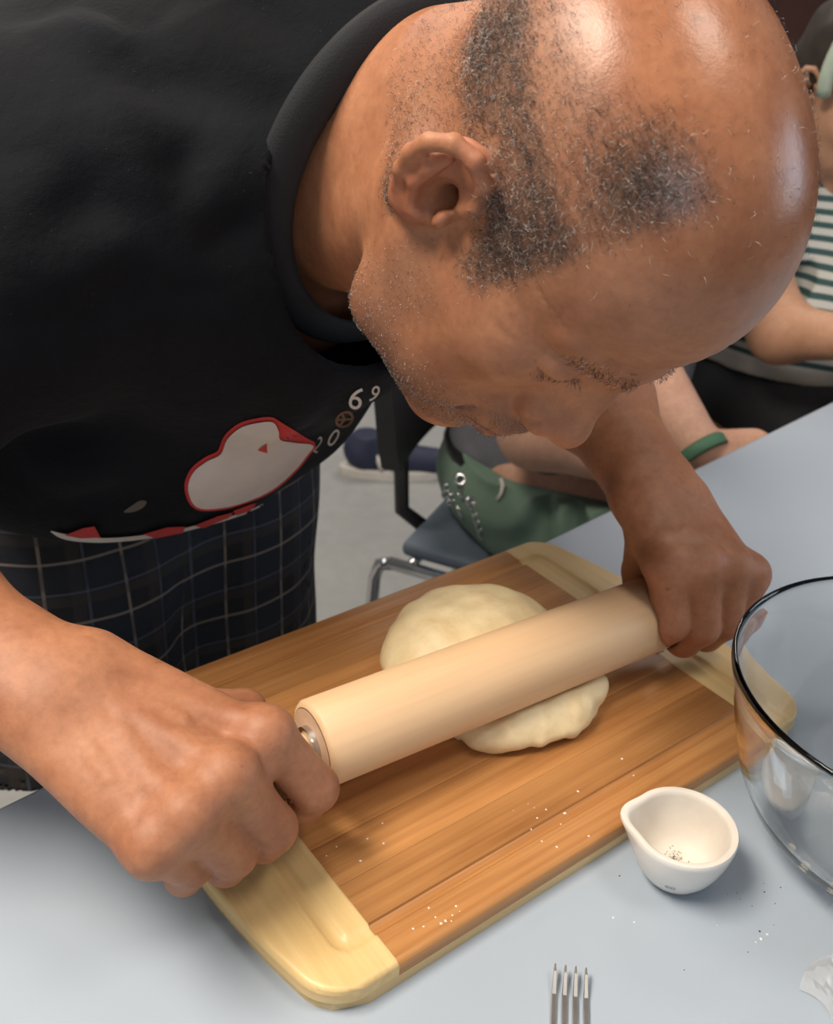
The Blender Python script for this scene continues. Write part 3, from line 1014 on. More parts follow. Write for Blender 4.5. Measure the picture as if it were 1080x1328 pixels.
man = thing('person', (-.05, .47, 0), 'bald man in black t-shirt and plaid shorts bending over to roll dough', 'person')
bpy.context.view_layer.update()
V, Fq = sculpt('body', body_n, (-.47, -.22, .08), (.33, .64, 1.27), .0021)
me = npmesh('body', V, Fq)
LQ = (V - H0) @ HR                                     # head-local place of each vertex
def sstep(a, b, x):
    t_ = np.clip((x - a) / (b - a), 0, 1); return t_ * t_ * (3 - 2 * t_)
def hair_mask(Q):
    """how thickly the scalp hair grows at head-local points"""
    x, y, z = np.abs(Q[:, 0]), Q[:, 1], Q[:, 2]
    nz_ = .5 + .5 * wn(Q, 60, 4)
    low = sstep(-.052, -.030, z + .10 * np.maximum(y + .05, 0) * 0)
    low = np.where(y > -.012, np.maximum(sstep(-.022, .006, z + 1.8 * np.minimum(y - .022, 0)), sstep(.012, .026, z)), low)
    top_line = .078 + .030 * sstep(-.03, .012, y)
    top = 1 - sstep(top_line - .008, top_line + .010, z)
    fr = 1 - sstep(.034, .050, y + .10 * np.abs(z - .07) * (z < .07) * .6)
    temple = np.exp(-(((y - .026) / .017) ** 2 + ((z - .090) / .017) ** 2))
    burn = np.exp(-(((y - .024) / .012) ** 2 + ((z - .012) / .030) ** 2))
    band_ = sstep(.066, .052, z) * sstep(-.085, -.06, y)
    nape = 1 - .72 * sstep(.030, .005, z) * sstep(-.018, -.036, y)
    dens = np.clip(.30 + .75 * temple + .30 * burn + .68 * band_, 0, 1) * nape
    earm = 1 - np.exp(-(((y + .012) / .018) ** 2 + ((z - .002) / .030) ** 2)) * 1.2
    earm = earm * (1 - np.exp(-(((y - .003) / .013) ** 2 + ((z + .008) / .018) ** 2)))
    side = sstep(.030, .045, x)
    return np.clip(low * top * fr * dens * (.65 + .35 * nz_), 0, 1) * np.clip(earm, 0, 1) * np.maximum(side, sstep(-.04, -.07, y))
def ear_zone(Q):
    x, y, z = np.abs(Q[:, 0]), Q[:, 1], Q[:, 2]
    return sstep(.0775, .0805, x) * np.exp(-(((y + .018) / .022) ** 4 + ((z - .004) / .040) ** 4))
def beard_mask(Q):
    x, y, z = np.abs(Q[:, 0]), Q[:, 1], Q[:, 2]
    jaw = sstep(-.045, -.085, z) * sstep(-.02, .02, y)
    jaw = np.maximum(jaw, sstep(.038, .056, x) * sstep(.052, .03, y) * sstep(-.008, .012, y) * sstep(-.012, -.04, z) * .8)
    mous = np.exp(-(((z + .061) / .008) ** 2)) * sstep(.034, .022, x) * sstep(.07, .085, y)
    return np.clip(np.maximum(jaw * .8, mous * 1.3), 0, 1) * (z > -.17) * sstep(-.012, .0, y)
near_head = (np.linalg.norm((LQ - (0, .01, 0)) / (.098, .125, .150), axis=1) < 1.0) & (LQ[:, 2] > -.135)
hm = hair_mask(LQ) * near_head; bm_ = beard_mask(LQ) * near_head; ez = ear_zone(LQ) * near_head
fattr(me, 'stubble', np.clip(hm * .95 * (1 - ez) + bm_ * .6, 0, 1))
lipm = np.exp(-(((LQ[:, 2] + .0755) / .0085) ** 2)) * sstep(.030, .02, np.abs(LQ[:, 0])) * sstep(.078, .09, LQ[:, 1]) * near_head
nose_m = np.exp(-(((LQ[:, 2] + .038) / .012) ** 2)) * sstep(.1, .112, LQ[:, 1]) * near_head
fattr(me, 'red', np.clip(ez * .55 + lipm * .6 + nose_m * .4, 0, 1))
fattr(me, 'shine', np.clip(sstep(.06, .10, LQ[:, 2]) * near_head, 0, 1))
body = link('body', me, M_SKIN, man)

# ------------------------------------------------------------------ hair, beard stubble and brows
def strands(name, Pn, Nn, length, rad, cols, mat, parent, curl_=.5, droop=None):
    """short tapering three-sided hairs grown from points Pn along Nn"""
    k = len(Pn)
    rnd = RNG.normal(size=(k, 3))
    tng = rnd - Nn * np.einsum('ij,ij->i', rnd, Nn)[:, None]
    tng /= np.linalg.norm(tng, axis=1)[:, None]
    if droop is not None:
        tng = tng * .7 + droop
        tng -= Nn * np.einsum('ij,ij->i', tng, Nn)[:, None]
        tng /= np.linalg.norm(tng, axis=1)[:, None] + 1e-9
    bit = np.cross(Nn, tng)
    L = np.asarray(length)[:, None]
    p0 = Pn - Nn * .0004
    p1 = Pn + (Nn * .55 + tng * .35) * L * .5
    p2 = p1 + (Nn * (.35 - .3 * curl_) + tng * .7 + bit * curl_ * RNG.uniform(-1, 1, (k, 1))) * L * .5
    rr = (rad * RNG.uniform(.75, 1.25, (k, 1)))
    rings = []
    for p, f in ((p0, 1.0), (p1, .95), (p2, .35)):
        for a in (0, 2.094, 4.189):
            rings.append(p + (tng * math.cos(a) + bit * math.sin(a)) * rr * f if False else p + (bit * math.cos(a) + np.cross(bit, tng) * math.sin(a)) * rr * f)
    Vv = np.stack(rings, 1)                             # k,9,3
    f0 = np.array([(0, 1, 4, 3), (1, 2, 5, 4), (2, 0, 3, 5), (3, 4, 7, 6), (4, 5, 8, 7), (5, 3, 6, 8)])
    Ff = (np.arange(k)[:, None, None] * 9 + f0[None]).reshape(-1, 4)
    m_ = npmesh(name, Vv.reshape(-1, 3), Ff)
    cattr(m_, 'Col', np.repeat(np.c_[cols, np.ones(k)], 9, 0))
    o_ = link(name, m_, mat, parent)
    tag(o_, kind='stuff')
    return o_
t = NT('hair_fibre'); t.set(Base_Color=t.attr('Col')['Color'], Roughness=.38); M_HAIR = t.m
nrm_arr = np.zeros(len(me.vertices) * 3, np.float32)
me.vertices.foreach_get('normal', nrm_arr)
VN = nrm_arr.reshape(-1, 3)
def grow(mask, count, lo_, hi_, rad, grey, name, curl_=.5, droop=None, jit=.0011):
    w_ = mask / mask.sum()
    ix = RNG.choice(len(V), count, p=w_)
    pts_ = V[ix] + RNG.normal(size=(count, 3)) * jit
    pts_ -= VN[ix] * np.einsum('ij,ij->i', pts_ - V[ix], VN[ix])[:, None]
    g_ = RNG.random(count)
    wht = g_ < grey
    cols = np.where(wht[:, None], RNG.uniform(.28, .75, (count, 1)) * np.array([[1, .95, .88]]), RNG.uniform(.012, .05, (count, 1)) * np.array([[1, .8, .7]]))
    return strands(name, pts_, VN[ix], RNG.uniform(lo_, hi_, count), rad, cols, M_HAIR, body, curl_, droop)
scalp = hm * (1 - np.clip(ez * 1.3, 0, 1))
scalp[LQ[:, 0] < -.02] *= .6
o = grow(scalp ** 1.3 + 1e-12, 26000, .0024, .0056, .000075, .22, 'hair', .9)
o['label'] = 'short curly grey and black hair'
topm = near_head * sstep(.05, .075, LQ[:, 2]) * sstep(.085, .055, LQ[:, 1])
o = grow(topm.astype(float) + 1e-12, 700, .003, .007, .00007, .35, 'hair', .8)
o['label'] = 'sparse wisps on the bald crown'
o = grow(bm_ ** 1.2 + 1e-12, 8000, .0010, .0026, .00009, .45, 'beard_stubble', .4)
browm = np.exp(-(((LQ[:, 2] - .022) / .0045) ** 2)) * sstep(.052, .044, np.abs(LQ[:, 0])) * sstep(.008, .013, np.abs(LQ[:, 0])) * (LQ[:, 1] > .06) * near_head
o = grow(browm + 1e-12, 420, .004, .008, .00011, .2, 'eyebrow', .4, (HR @ np.array([1.0, 0, .1]))[None] * .9)
lashm = np.exp(-(((LQ[:, 2] + .0055) / .0022) ** 2)) * sstep(.048, .044, np.abs(LQ[:, 0])) * sstep(.016, .02, np.abs(LQ[:, 0])) * (LQ[:, 1] > .078) * near_head
o = grow(lashm + 1e-12, 160, .004, .006, .00010, .0, 'eyelash', .2, (HR @ np.array([0, .5, -1.0]))[None])

# ================================================================== clothes
t = NT('black_jersey')
w1 = t.noise(900, 2, .5)
big = t.noise(9, 4, .6)
lint = t.ramp(t.noise(700, 2, .4), [(.0, (0, 0, 0)), (.74, (0, 0, 0)), (.80, (1, 1, 1))])
c = t.ramp(big, [(.3, (.0040, .0045, .006)), (.7, (.0075, .0085, .0115))])
c = t.mix(t.math('MULTIPLY', lint, .10), c, (.35, .36, .38))
t.set(Base_Color=c, Roughness=.88, Sheen_Weight=.02, Sheen_Roughness=.5, Normal=t.bump(w1, .35, .0006, t.bump(t.noise(60, 4, .6), .5, .003)))
t.b.inputs['Specular IOR Level'].default_value = .15
M_SHIRT = t.m

RING_C = v3(.000, .096, 1.103)
RING_U = v3(1, 0, 0) * .079
RING_V = v3(0, -.32, .95) / np.linalg.norm((0, -.32, .95)) * .098
RING_N = np.cross(RING_U, RING_V); RING_N /= np.linalg.norm(RING_N)
if RING_N[1] > 0: RING_N = -RING_N                    # points out of the neck hole, to the head
UH, VH = RING_U / .079, RING_V / .098
AX = np.stack([UH, VH, RING_N], 1)

CULL = .08
shirt_vol = U(.06,
              Cap((-.175, .212, 1.090), (.175, .210, 1.095), .088),
              Ell((-.005, .215, 1.075), (.155, .105, .120)),
              Ell((-.06, .310, 1.075), (.225, .190, .145)),
              Cap((-.020, .245, 1.055), (-.045, .43, .985), .152, .178),
              Ell((-.072, .310, .925), (.200, .105, .135)),
              Ell((-.055, .49, .93), (.195, .165, .140)),
              (.03, Cap(RING_C - RING_N * .075, RING_C - RING_N * .010, .118, .086)))
slv_r = Cap(SH_R + (.02, 0, 0), SH_R * .30 + EL_R * .70, .086, .080)
slv_l = Cap(SH_L + (-.02, 0, 0), SH_L * .30 + EL_L * .70, .086, .076)
shirt_vol = U(.05, shirt_vol, slv_r, slv_l)

def fold(a, b, r, amp):
    a = np.array(a, np.float32); b = np.array(b, np.float32); ab = b - a
    c_ = (a + b) / 2; R_ = float(np.linalg.norm(ab)) / 2 + r * 3.2
    def f(Q):
        out = np.zeros(len(Q), np.float32)
        near = np.abs(Q - c_).max(1) < R_
        if near.any():
            q = Q[near] - a
            t_ = (q @ ab) / float(ab @ ab)
            tc = np.clip(t_, 0, 1)
            d = q - tc[:, None] * ab
            d = np.sqrt(np.einsum('ij,ij->i', d, d))
            w_ = np.clip(np.sin(np.pi * tc), 0, 1)
            out[near] = w_ * (-amp * np.exp(-(d / r) ** 2) + amp * .7 * np.exp(-((d - r * 1.6) / (r * .8)) ** 2))
        return out
    return f
FOLDS = []
def ray_fold(p0, p1, r, amp): FOLDS.append((p0, p1, r, amp))
def P_depth(px, py, dd): 
    d = RC.T @ np.array([(px - W_PX / 2) / F_PX, (py - H_PX / 2) / F_PX, 1.0]); return CAM + d * dd
def hit(px, py, node, d0=.3, d1=1.3):
    """where the sight line meets the cloth"""
    d = RC.T @ np.array([(px - W_PX / 2) / F_PX, (py - H_PX / 2) / F_PX, 1.0])
    s_ = d0
    for _ in range(80):
        q = (CAM + d * s_).astype(np.float32)[None]
        e_ = node.ev(q, q[0], .3)
        e_ = .05 if e_ is None else float(e_[0])
        if e_ < .0004: return q[0].astype(float)
        s_ += e_ * .8
        if s_ > d1: return None
    return q[0].astype(float)
fold_list = [((120, 120), (230, 260), .020, .006), ((205, 110), (360, 250), .020, .007), ((215, 20), (360, 130), .018, .007),
             ((225, 285), (320, 225), .014, .005), ((60, 380), (180, 295), .016, .006), ((10, 200), (50, 420), .024, .007), ((120, 380), (100, 560), .024, .007), ((250, 380), (200, 560), .024, .007), ((330, 330), (330, 540), .022, .005),
             ((30, 620), (180, 600), .018, .005), ((410, 480), (330, 600), .016, .004), ((60, 60), (140, 20), .022, .006)]
fns = []
for a, b, r, amp in fold_list:
    A_, B_ = hit(*a, shirt_vol), hit(*b, shirt_vol)
    if A_ is not None and B_ is not None: fns.append(fold(A_, B_, r, amp))
def shirt_disp(Q):
    d = .0035 * wn(Q, 22, 1) + .0016 * wn(Q, 55, 3)
    for f_ in fns: d = d + f_(Q)
    return d
shirt_out = Disp(shirt_vol, shirt_disp)
HEM_P, HEM_N = v3(-.05, .28, .783), v3(.0, .30, -.94)
neck_hole = Xf(AX, RING_C, Ell((0, 0, 0), (.077, .096, .060)))
def end_cut(sh, el, f):
    d = (el - sh); L_ = np.linalg.norm(d); d /= L_
    return sh + d * L_ * f, d
class Beyond(Prim):
    """half-space past a sleeve end, kept to the neighbourhood of that arm"""
    def __init__(s, p, n, R): s.p = np.array(p, np.float32); s.n = np.array(n, np.float32); s.R = R
    def ev(s, Q, c, r):
        q = Q - s.p
        return np.maximum(-(q @ s.n), np.sqrt(np.einsum('ij,ij->i', q, q)) - s.R)
pR_, dR_ = end_cut(SH_R, EL_R, .74)
pL_, dL_ = end_cut(SH_L, EL_L, .78)
class Below(Prim):
    def ev(s, Q, c, r): return -((Q - HEM_P.astype(np.float32)) @ (HEM_N / np.linalg.norm(HEM_N)).astype(np.float32))
class Collar_cut(Prim):
    def ev(s, Q, c, r):
        q = (Q - RING_C.astype(np.float32)) @ AX.astype(np.float32)
        rad_ = (np.sqrt((q[:, 0] / .096) ** 2 + (q[:, 1] / .116) ** 2) - 1) * .1
        return np.maximum(rad_, -(q[:, 2] + .001))
shirt_n = Sub(.0, Shell(shirt_out, .010), neck_hole, Collar_cut(), Below(), Beyond(pR_, dR_, .13), Beyond(pL_, dL_, .13))
V, Fq = sculpt('tshirt', shirt_n, (-.46, .0, .70), (.40, .72, 1.26), .0031)
shirt = link('tshirt', npmesh('tshirt', V, Fq), M_SHIRT, man)
shirt['label'] = 'faded black cotton t-shirt'

# ribbed collar
ncol = 120
V = []; Fq = []
prof = [(-.0035, .004), (.000, .0055), (.006, .0045), (.013, .001), (.0165, -.0035), (.0165, -.0075), (.010, -.006), (.002, -.0015), (-.0030, .0005)]
for i in range(ncol):
    a = 2 * math.pi * i / ncol
    rad_ = UH * math.cos(a) * 1 + VH * math.sin(a)
    basep = RING_C + RING_U * math.cos(a) + RING_V * math.sin(a)
    wob = .0015 * math.sin(3 * a + 1) 
    for (u_, v_) in prof:
        V.append(basep + rad_ * (u_ * 1.1) + RING_N * (v_ + wob + .003 * 0))
k = len(prof)
for i in range(ncol):
    for j in range(k):
        Fq.append((i * k + j, i * k + (j + 1) % k, ((i + 1) % ncol) * k + (j + 1) % k, ((i + 1) % ncol) * k + j))
t = NT('black_rib'); t.set(Base_Color=(.009, .010, .013), Roughness=.85, Normal=t.bump(t.noise(800, 2), .5, .0006)); M_RIB = t.m
me = mesh_vf('collar', V, Fq)
bm = bmesh.new(); bm.from_mesh(me); bmesh.ops.recalc_face_normals(bm, faces=bm.faces); bm.to_mesh(me); bm.free()
link('collar', me, M_RIB, shirt)

# ------------------------------------------------------------------ print on the shirt front
M_PWHITE = plain('print_white', (.62, .58, .54), .7, .08, 40)
M_PRED = plain('print_red', (.50, .035, .035), .7, .12, 40)
M_PBROWN = plain('print_brown', (.16, .075, .03), .7, .2, 60)
M_PGREY = plain('print_grey', (.40, .38, .35), .7, .1, 60)
def lift_many(xy, off):
    """points of the sight lines through xy on the cloth, raised by off; nan where they miss"""
    xy = np.asarray(xy, float)
    D_ = np.c_[(xy - (W_PX / 2, H_PX / 2)) / F_PX, np.ones(len(xy))] @ RC
    s_ = np.full(len(xy), .42)
    cc_ = np.array([0, .2, 1.0], np.float32)
    for _ in range(70):
        q = (CAM + D_ * s_[:, None]).astype(np.float32)
        e_ = shirt_out.ev(q, cc_, 3.0)
        s_ = s_ + np.clip(e_, -.01, .1) * .7
    q = CAM + D_ * s_[:, None]
    q32 = q.astype(np.float32)
    g_ = np.zeros_like(q)
    for ax in range(3):
        o_ = np.zeros(3, np.float32); o_[ax] = .002
        g_[:, ax] = shirt_out.ev(q32 + o_, cc_, 3.0) - shirt_out.ev(q32 - o_, cc_, 3.0)
    g_ /= np.linalg.norm(g_, axis=1)[:, None]
    out = q + g_ * off
    out[np.abs(shirt_out.ev(q32, cc_, 3.0)) > .002] = np.nan
    return out
def patch(name, outline, mat, off, step=6.0):
    """flat ink shape given by its outline, laid on the cloth"""
    bm_ = bmesh.new()
    vs_ = [bm_.verts.new((x, y, 0)) for x, y in outline]
    bm_.faces.new(vs_)
    bmesh.ops.triangulate(bm_, faces=bm_.faces)
    for _ in range(6):
        lg = [e for e in bm_.edges if e.calc_length() > step]
        if not lg: break
        bmesh.ops.subdivide_edges(bm_, edges=lg, cuts=1)
        bmesh.ops.triangulate(bm_, faces=bm_.faces)
    vv = list(bm_.verts)
    q = lift_many([(v.co.x, v.co.y) for v in vv], off)
    bad = []
    for v, p in zip(vv, q):
        if np.isnan(p[0]): bad.append(v)
        else: v.co = Vector(p)
    if bad: bmesh.ops.delete(bm_, geom=bad, context='VERTS')
    lng = [f for f in bm_.faces if max(e.calc_length() for e in f.edges) > .03]   # slivers across the edge of the cloth
    bmesh.ops.delete(bm_, geom=lng, context='FACES')
    me_ = bpy.data.meshes.new(name); bm_.to_mesh(me_); bm_.free()
    return link(name, me_, mat, shirt)
def smooth_outline(pts, n=6):
    out = []
    k_ = len(pts)
    for i in range(k_):
        p0, p1, p2, p3 = [np.array(pts[(i + d) % k_], float) for d in (-1, 0, 1, 2)]
        for j in range(n):
            t_ = j / n
            out.append(tuple(.5 * ((2 * p1) + (-p0 + p2) * t_ + (2 * p0 - 5 * p1 + 4 * p2 - p3) * t_ ** 2 + (-p0 + 3 * p1 - 3 * p2 + p3) * t_ ** 3)))
    return out
cloud = [(254, 655), (243, 632), (250, 610), (268, 595), (285, 586), (294, 566), (312, 551), (334, 545), (354, 544), (361, 555), (363, 567), (380, 571), (404, 575), (396, 588), (380, 608), (352, 632), (318, 648), (285, 656)]
inn = []
cc = np.mean(cloud, 0)
def grown(pl_, w_):
    pl_ = np.array(pl_); t_ = np.roll(pl_, -1, 0) - np.roll(pl_, 1, 0); n_ = np.c_[t_[:, 1], -t_[:, 0]] / np.linalg.norm(t_, axis=1)[:, None]
    ar = np.sum(pl_[:, 0] * np.roll(pl_[:, 1], -1) - np.roll(pl_[:, 0], -1) * pl_[:, 1])
    return [tuple(q) for q in pl_ + n_ * (w_ if ar > 0 else -w_)]
red_out = grown(smooth_outline(cloud, 4), 4.2)
patch('print_outline', red_out, M_PRED, .0010, 4.0)
patch('print_shape', smooth_outline(cloud, 4), M_PWHITE, .0022, 4.0)
patch('print_mark', [(334, 579), (346, 570), (345, 583)], M_PRED, .0030, 4)
band = smooth_outline([(66, 684), (85, 688), (130, 693), (180, 690), (230, 682), (280, 670), (320, 658), (352, 643), (345, 652), (300, 668), (250, 682), (190, 694), (130, 699), (85, 695)])
patch('print_band', band, M_PWHITE, .0030, 3.5)
for q in ([(84, 688), (108, 679), (122, 677), (130, 691), (104, 692)], [(184, 687), (215, 678), (238, 677), (236, 685), (200, 692)], [(250, 676), (280, 664), (300, 659), (296, 665), (262, 679)], [(300, 657), (322, 649), (330, 647), (322, 657), (304, 663)]):
    patch('print_fleck', q, M_PRED, .0040, 3.5)
patch('paint_smudge', smooth_outline([(160, 663), (170, 655), (182, 648), (190, 650), (184, 658), (172, 663)]), plain('dried_smear', (.10, .085, .07), .8, .2, 60), .0008)
def glyph(name, text, cx, cy, ang, size, mat, sq=1.0):
    ca, sa = math.cos(ang), math.sin(ang)
    def place(xy):
        x, y = xy[:, 0] * sq, xy[:, 1]
        return lift_many(np.c_[cx + x * ca - y * sa, cy - x * sa - y * ca], .0008)
    return print_on(name, text, size, None, mat, shirt, many=place)
glyph('print_digit', '6', 461, 517, math.radians(-18), 42, M_PWHITE, .95)
glyph('print_digit', '9', 484, 511, math.radians(-25), 32, M_PWHITE, .75)
glyph('print_digit', '2', 411, 577, math.radians(-25), 32, M_PGREY, .5)
glyph('print_digit', '0', 431, 568, math.radians(-30), 34, M_PWHITE, .7)
def ring_px(cx, cy, rx, ry, ang, w_):
    o_, i_ = [], []
    for k_ in range(24):
        a = k_ / 24 * 2 * math.pi
        for l_, s_ in ((o_, 1), (i_, 1 - w_)):
            x, y = rx * s_ * math.cos(a), ry * s_ * math.sin(a)
            l_.append((cx + x * math.cos(ang) - y * math.sin(ang), cy + x * math.sin(ang) + y * math.cos(ang)))
    return o_, i_
o_, i_ = ring_px(446, 543, 13, 10, math.radians(-40), .28)
XY = list(o_ + i_); Fq = []
for k_ in range(24): Fq.append((k_, (k_ + 1) % 24, 24 + (k_ + 1) % 24, 24 + k_))
ctr_ = np.array((446, 543.0))
for (a, b) in ((3, None), (15, None), (11, None), (19, None)):
    p0, p1 = np.array(i_[a]), ctr_
    d_ = p1 - p0; nn_ = np.array([-d_[1], d_[0]]) / np.linalg.norm(d_) * 1.5
    bse = len(XY)
    XY += [p0 + nn_, p0 - nn_, p1 - nn_, p1 + nn_]
    Fq.append((bse, bse + 1, bse + 2, bse + 3))
V = lift_many(XY, .0008)
if not np.isnan(V).any(): link('print_peace_sign', mesh_vf('print_peace_sign', V, Fq, False), M_PBROWN, shirt)

# ------------------------------------------------------------------ plaid shorts
t = NT('dark_plaid')
U_, V_ = t.attr('cu')['Fac'], t.attr('cv')['Fac']
def stripes(src, period, width, phase=0.0, soft=.25):
    f_ = t.math('FRACT', t.math('ADD', t.math('DIVIDE', src, period), phase))
    d_ = t.math('ABSOLUTE', t.math('SUBTRACT', f_, .5))
    return t.ramp(d_, [(0, (1, 1, 1)), (width / period * .5 * (1 - soft), (1, 1, 1)), (width / period * .5 * (1 + soft) + .001, (0, 0, 0))])
col_ = t.ramp(t.noise(30, 4), [(.3, (.008, .008, .009)), (.7, (.015, .014, .015))])
for src, ph in ((U_, 0.0), (V_, .3)):
    col_ = t.mix(t.math('MULTIPLY', stripes(src, .062, .022, ph + .25), .55), col_, (.015, .018, .028))
    col_ = t.mix(t.math('MULTIPLY', stripes(src, .062, .010, ph + .62), .5), col_, (.045, .033, .027))
    col_ = t.mix(t.math('MULTIPLY', stripes(src, .062, .0024, ph), .75), col_, (.26, .21, .17))
    col_ = t.mix(t.math('MULTIPLY', stripes(src, .062, .0022, ph + .5), .55), col_, (.09, .10, .14))
t.set(Base_Color=col_, Roughness=.9, Normal=t.bump(t.noise(700, 2), .4, .0006, t.bump(t.noise(35, 4), .5, .004)))
M_PLAID = t.m
legR = [Cap((-.138, .455, .86), (-.155, .425, .50), .122, .118)]
legL = [Cap((.030, .460, .86), (.030, .455, .50), .112, .104)]
shorts_vol = U(.045, Ell((-.055, .475, .885), (.175, .145, .13)), *legR, *legL)
def shorts_disp(Q):
    return .005 * wn(Q, 26, 6) + .003 * wn(Q * np.array([1, 1, .5], np.float32), 60, 2)
shorts_out = Disp(shorts_vol, shorts_disp)
shorts_n = Sub(0, Shell(shorts_out, .007), Plane((0, 0, .53), (0, 0, 1)), Plane((0, 0, .995), (0, 0, -1)))
V, Fq = sculpt('shorts', shorts_n, (-.32, .24, .50), (.20, .66, 1.02), .0045)
me = npmesh('shorts', V, Fq)
cx_ = np.where(V[:, 0] < -.054, -.145, .03)
ang_ = np.arctan2(V[:, 0] - cx_, -(V[:, 1] - .455))
fattr(me, 'cu', ang_ * .11 + .004 * wn(V, 18, 3) + .01)
fattr(me, 'cv', V[:, 2] + .006 * wn(V, 14, 5) + np.where(V[:, 0] < -.054, .10, -.06) * (V[:, 0] + .05))
sh = link('shorts', me, M_PLAID, man)
sh['label'] = 'dark plaid knee-length shorts'
# shoes
M_SHOE = plain('black_shoe', (.02, .02, .022), .5, .2, 20)
M_SOLE = plain('grey_sole', (.30, .30, .29), .7, .1, 20)
for sx in (-.145, .045):
    y0 = .50 if sx < 0 else .52
    nd = Sub(.004, U(.03, Cap((sx, y0 + .03, .055), (sx, y0 - .13, .040), .050, .040), Cap((sx, y0, .08), (sx, y0 + .01, .11), .046, .046)), Plane((0, 0, .022), (0, 0, 1)), Plane((0, 0, .125), (0, 0, -1)))
    V, Fq = sculpt('shoe', nd, (sx - .08, y0 - .2, 0), (sx + .08, y0 + .12, .16), .004)
    s_ = link('shoe', npmesh('shoe', V, Fq), M_SHOE, man)
    V = []; Fq = []
    outl = [(.045 * math.cos(a) * (1.0 if math.sin(a) > 0 else .95), (.105 if math.sin(a) < 0 else .09) * math.sin(a)) for a in [i / 32 * 2 * math.pi for i in range(32)]]
    for zz in (.0, .023):
        for x, y in outl: V.append((sx + x, y0 - .055 + y * 1.25, zz))
    for i in range(32): Fq.append((i, (i + 1) % 32, 32 + (i + 1) % 32, 32 + i))
    me = bpy.data.meshes.new('sole'); me.from_pydata([tuple(map(float, v)) for v in V], [], Fq + [tuple(range(31, -1, -1)), tuple(range(32, 64))]); me.update()
    link('sole', me, M_SOLE, s_)

# ================================================================== people and chairs beyond
CULL = .06
M_SKIN2 = skin('light_warm_skin', (.62, .36, .25), (.52, .27, .18), (.5, .2, .15))
M_SKIN3 = skin('tan_skin', (.52, .29, .18), (.44, .22, .13), (.45, .18, .12))
M_BLACKPL = plain('black_plastic', (.012, .012, .014), .45, .2, 30)
M_CHROME = plain('chrome', (.60, .60, .62), .15, .05, 30, metallic=1.0)
M_SEATPAD = plain('blue_grey_seat', (.16, .20, .25), .55, .1, 30)

def chair(rear_corner, F, label, group, w=.385, dp=.40, top=.86):
    F = np.array([F[0], F[1], 0.0]); F /= np.linalg.norm(F)
    Lx = np.array([-F[1], F[0], 0.0])
    c = np.array([rear_corner[0], rear_corner[1], 0.0]) + Lx * w / 2 + F * dp / 2
    ch = thing('chair', tuple(c), label, 'chair', group)
    ch.rotation_euler = (0, 0, math.atan2(F[1], F[0]))       # local x = forward, y = left
    bpy.context.view_layer.update()
    def loc(name, V, Fq, mat, smooth=True):
        o_ = bpy.data.objects.new(name, mesh_vf(name, V, Fq, smooth)); COL.objects.link(o_); o_.data.materials.append(mat); o_.parent = ch
        return o_
    def lbox(name, lo, hi, mat, bev):
        o_ = bpy.data.objects.new(name, box_mesh(name, lo, hi, bev, 3)); COL.objects.link(o_); o_.data.materials.append(mat); o_.parent = ch
        return o_
    a, b = dp / 2, w / 2
    lbox('seat', (-a + .03, -b + .015, .438), (a, b - .015, .462), M_SEATPAD, .010)
    V_ = []; F_ = []
    nu, nv_ = 16, 8
    for side_ in (0, 1):
        for j_ in range(nv_ + 1):
            zz = .585 + (top - .585) * j_ / nv_
            for i_ in range(nu + 1):
                q_ = -1 + 2 * i_ / nu
                yy = q_ * (b + .004)
                c_ = .020
                if j_ in (0, nv_): yy *= .97
                xx = -a - .02 + .022 * abs(q_) ** 2.2 + (.030 if side_ else 0) - .03 * j_ / nv_
                V_.append((xx, yy, zz))
    m_ = (nu + 1) * (nv_ + 1)
    for j_ in range(nv_):
        for i_ in range(nu):
            p_ = j_ * (nu + 1) + i_
            F_.append((p_ + 1, p_, p_ + nu + 1, p_ + nu + 2)); F_.append((m_ + p_, m_ + p_ + 1, m_ + p_ + nu + 2, m_ + p_ + nu + 1))
        for p_ in (j_ * (nu + 1), j_ * (nu + 1) + nu): F_.append((p_, p_ + nu + 1, m_ + p_ + nu + 1, m_ + p_))
    for i_ in range(nu):
        for p_ in (i_, nv_ * (nu + 1) + i_): F_.append((p_, p_ + 1, m_ + p_ + 1, m_ + p_))
    loc('backrest', V_, F_, M_BLACKPL, False)
    for s in (-1, 1):
        loc('back_support', *tube([(-a + .06, s * .10, .437), (-a - .005, s * .10, .47), (-a - .012, s * .10, .60)], .012, 10), M_BLACKPL)
        loc('leg', *tube([(-a - .03, s * b, .0), (-a - .004, s * b, .40), (-a + .004, s * b, .424), (-a + .025, s * b, .432)], .010, 10), M_CHROME)
        loc('leg', *tube([(a + .02, s * b, .0), (a - .005, s * b, .41), (a - .02, s * b, .43)], .011, 10), M_CHROME)
        loc('seat_rail', *tube([(-a + .02, s * b, .432), (a - .02, s * b, .432)], .010, 10), M_CHROME)
    loc('cross_rail', *tube([(-a + .05, -b, .430), (-a + .05, b, .430)], .008, 10), M_CHROME)
    return ch

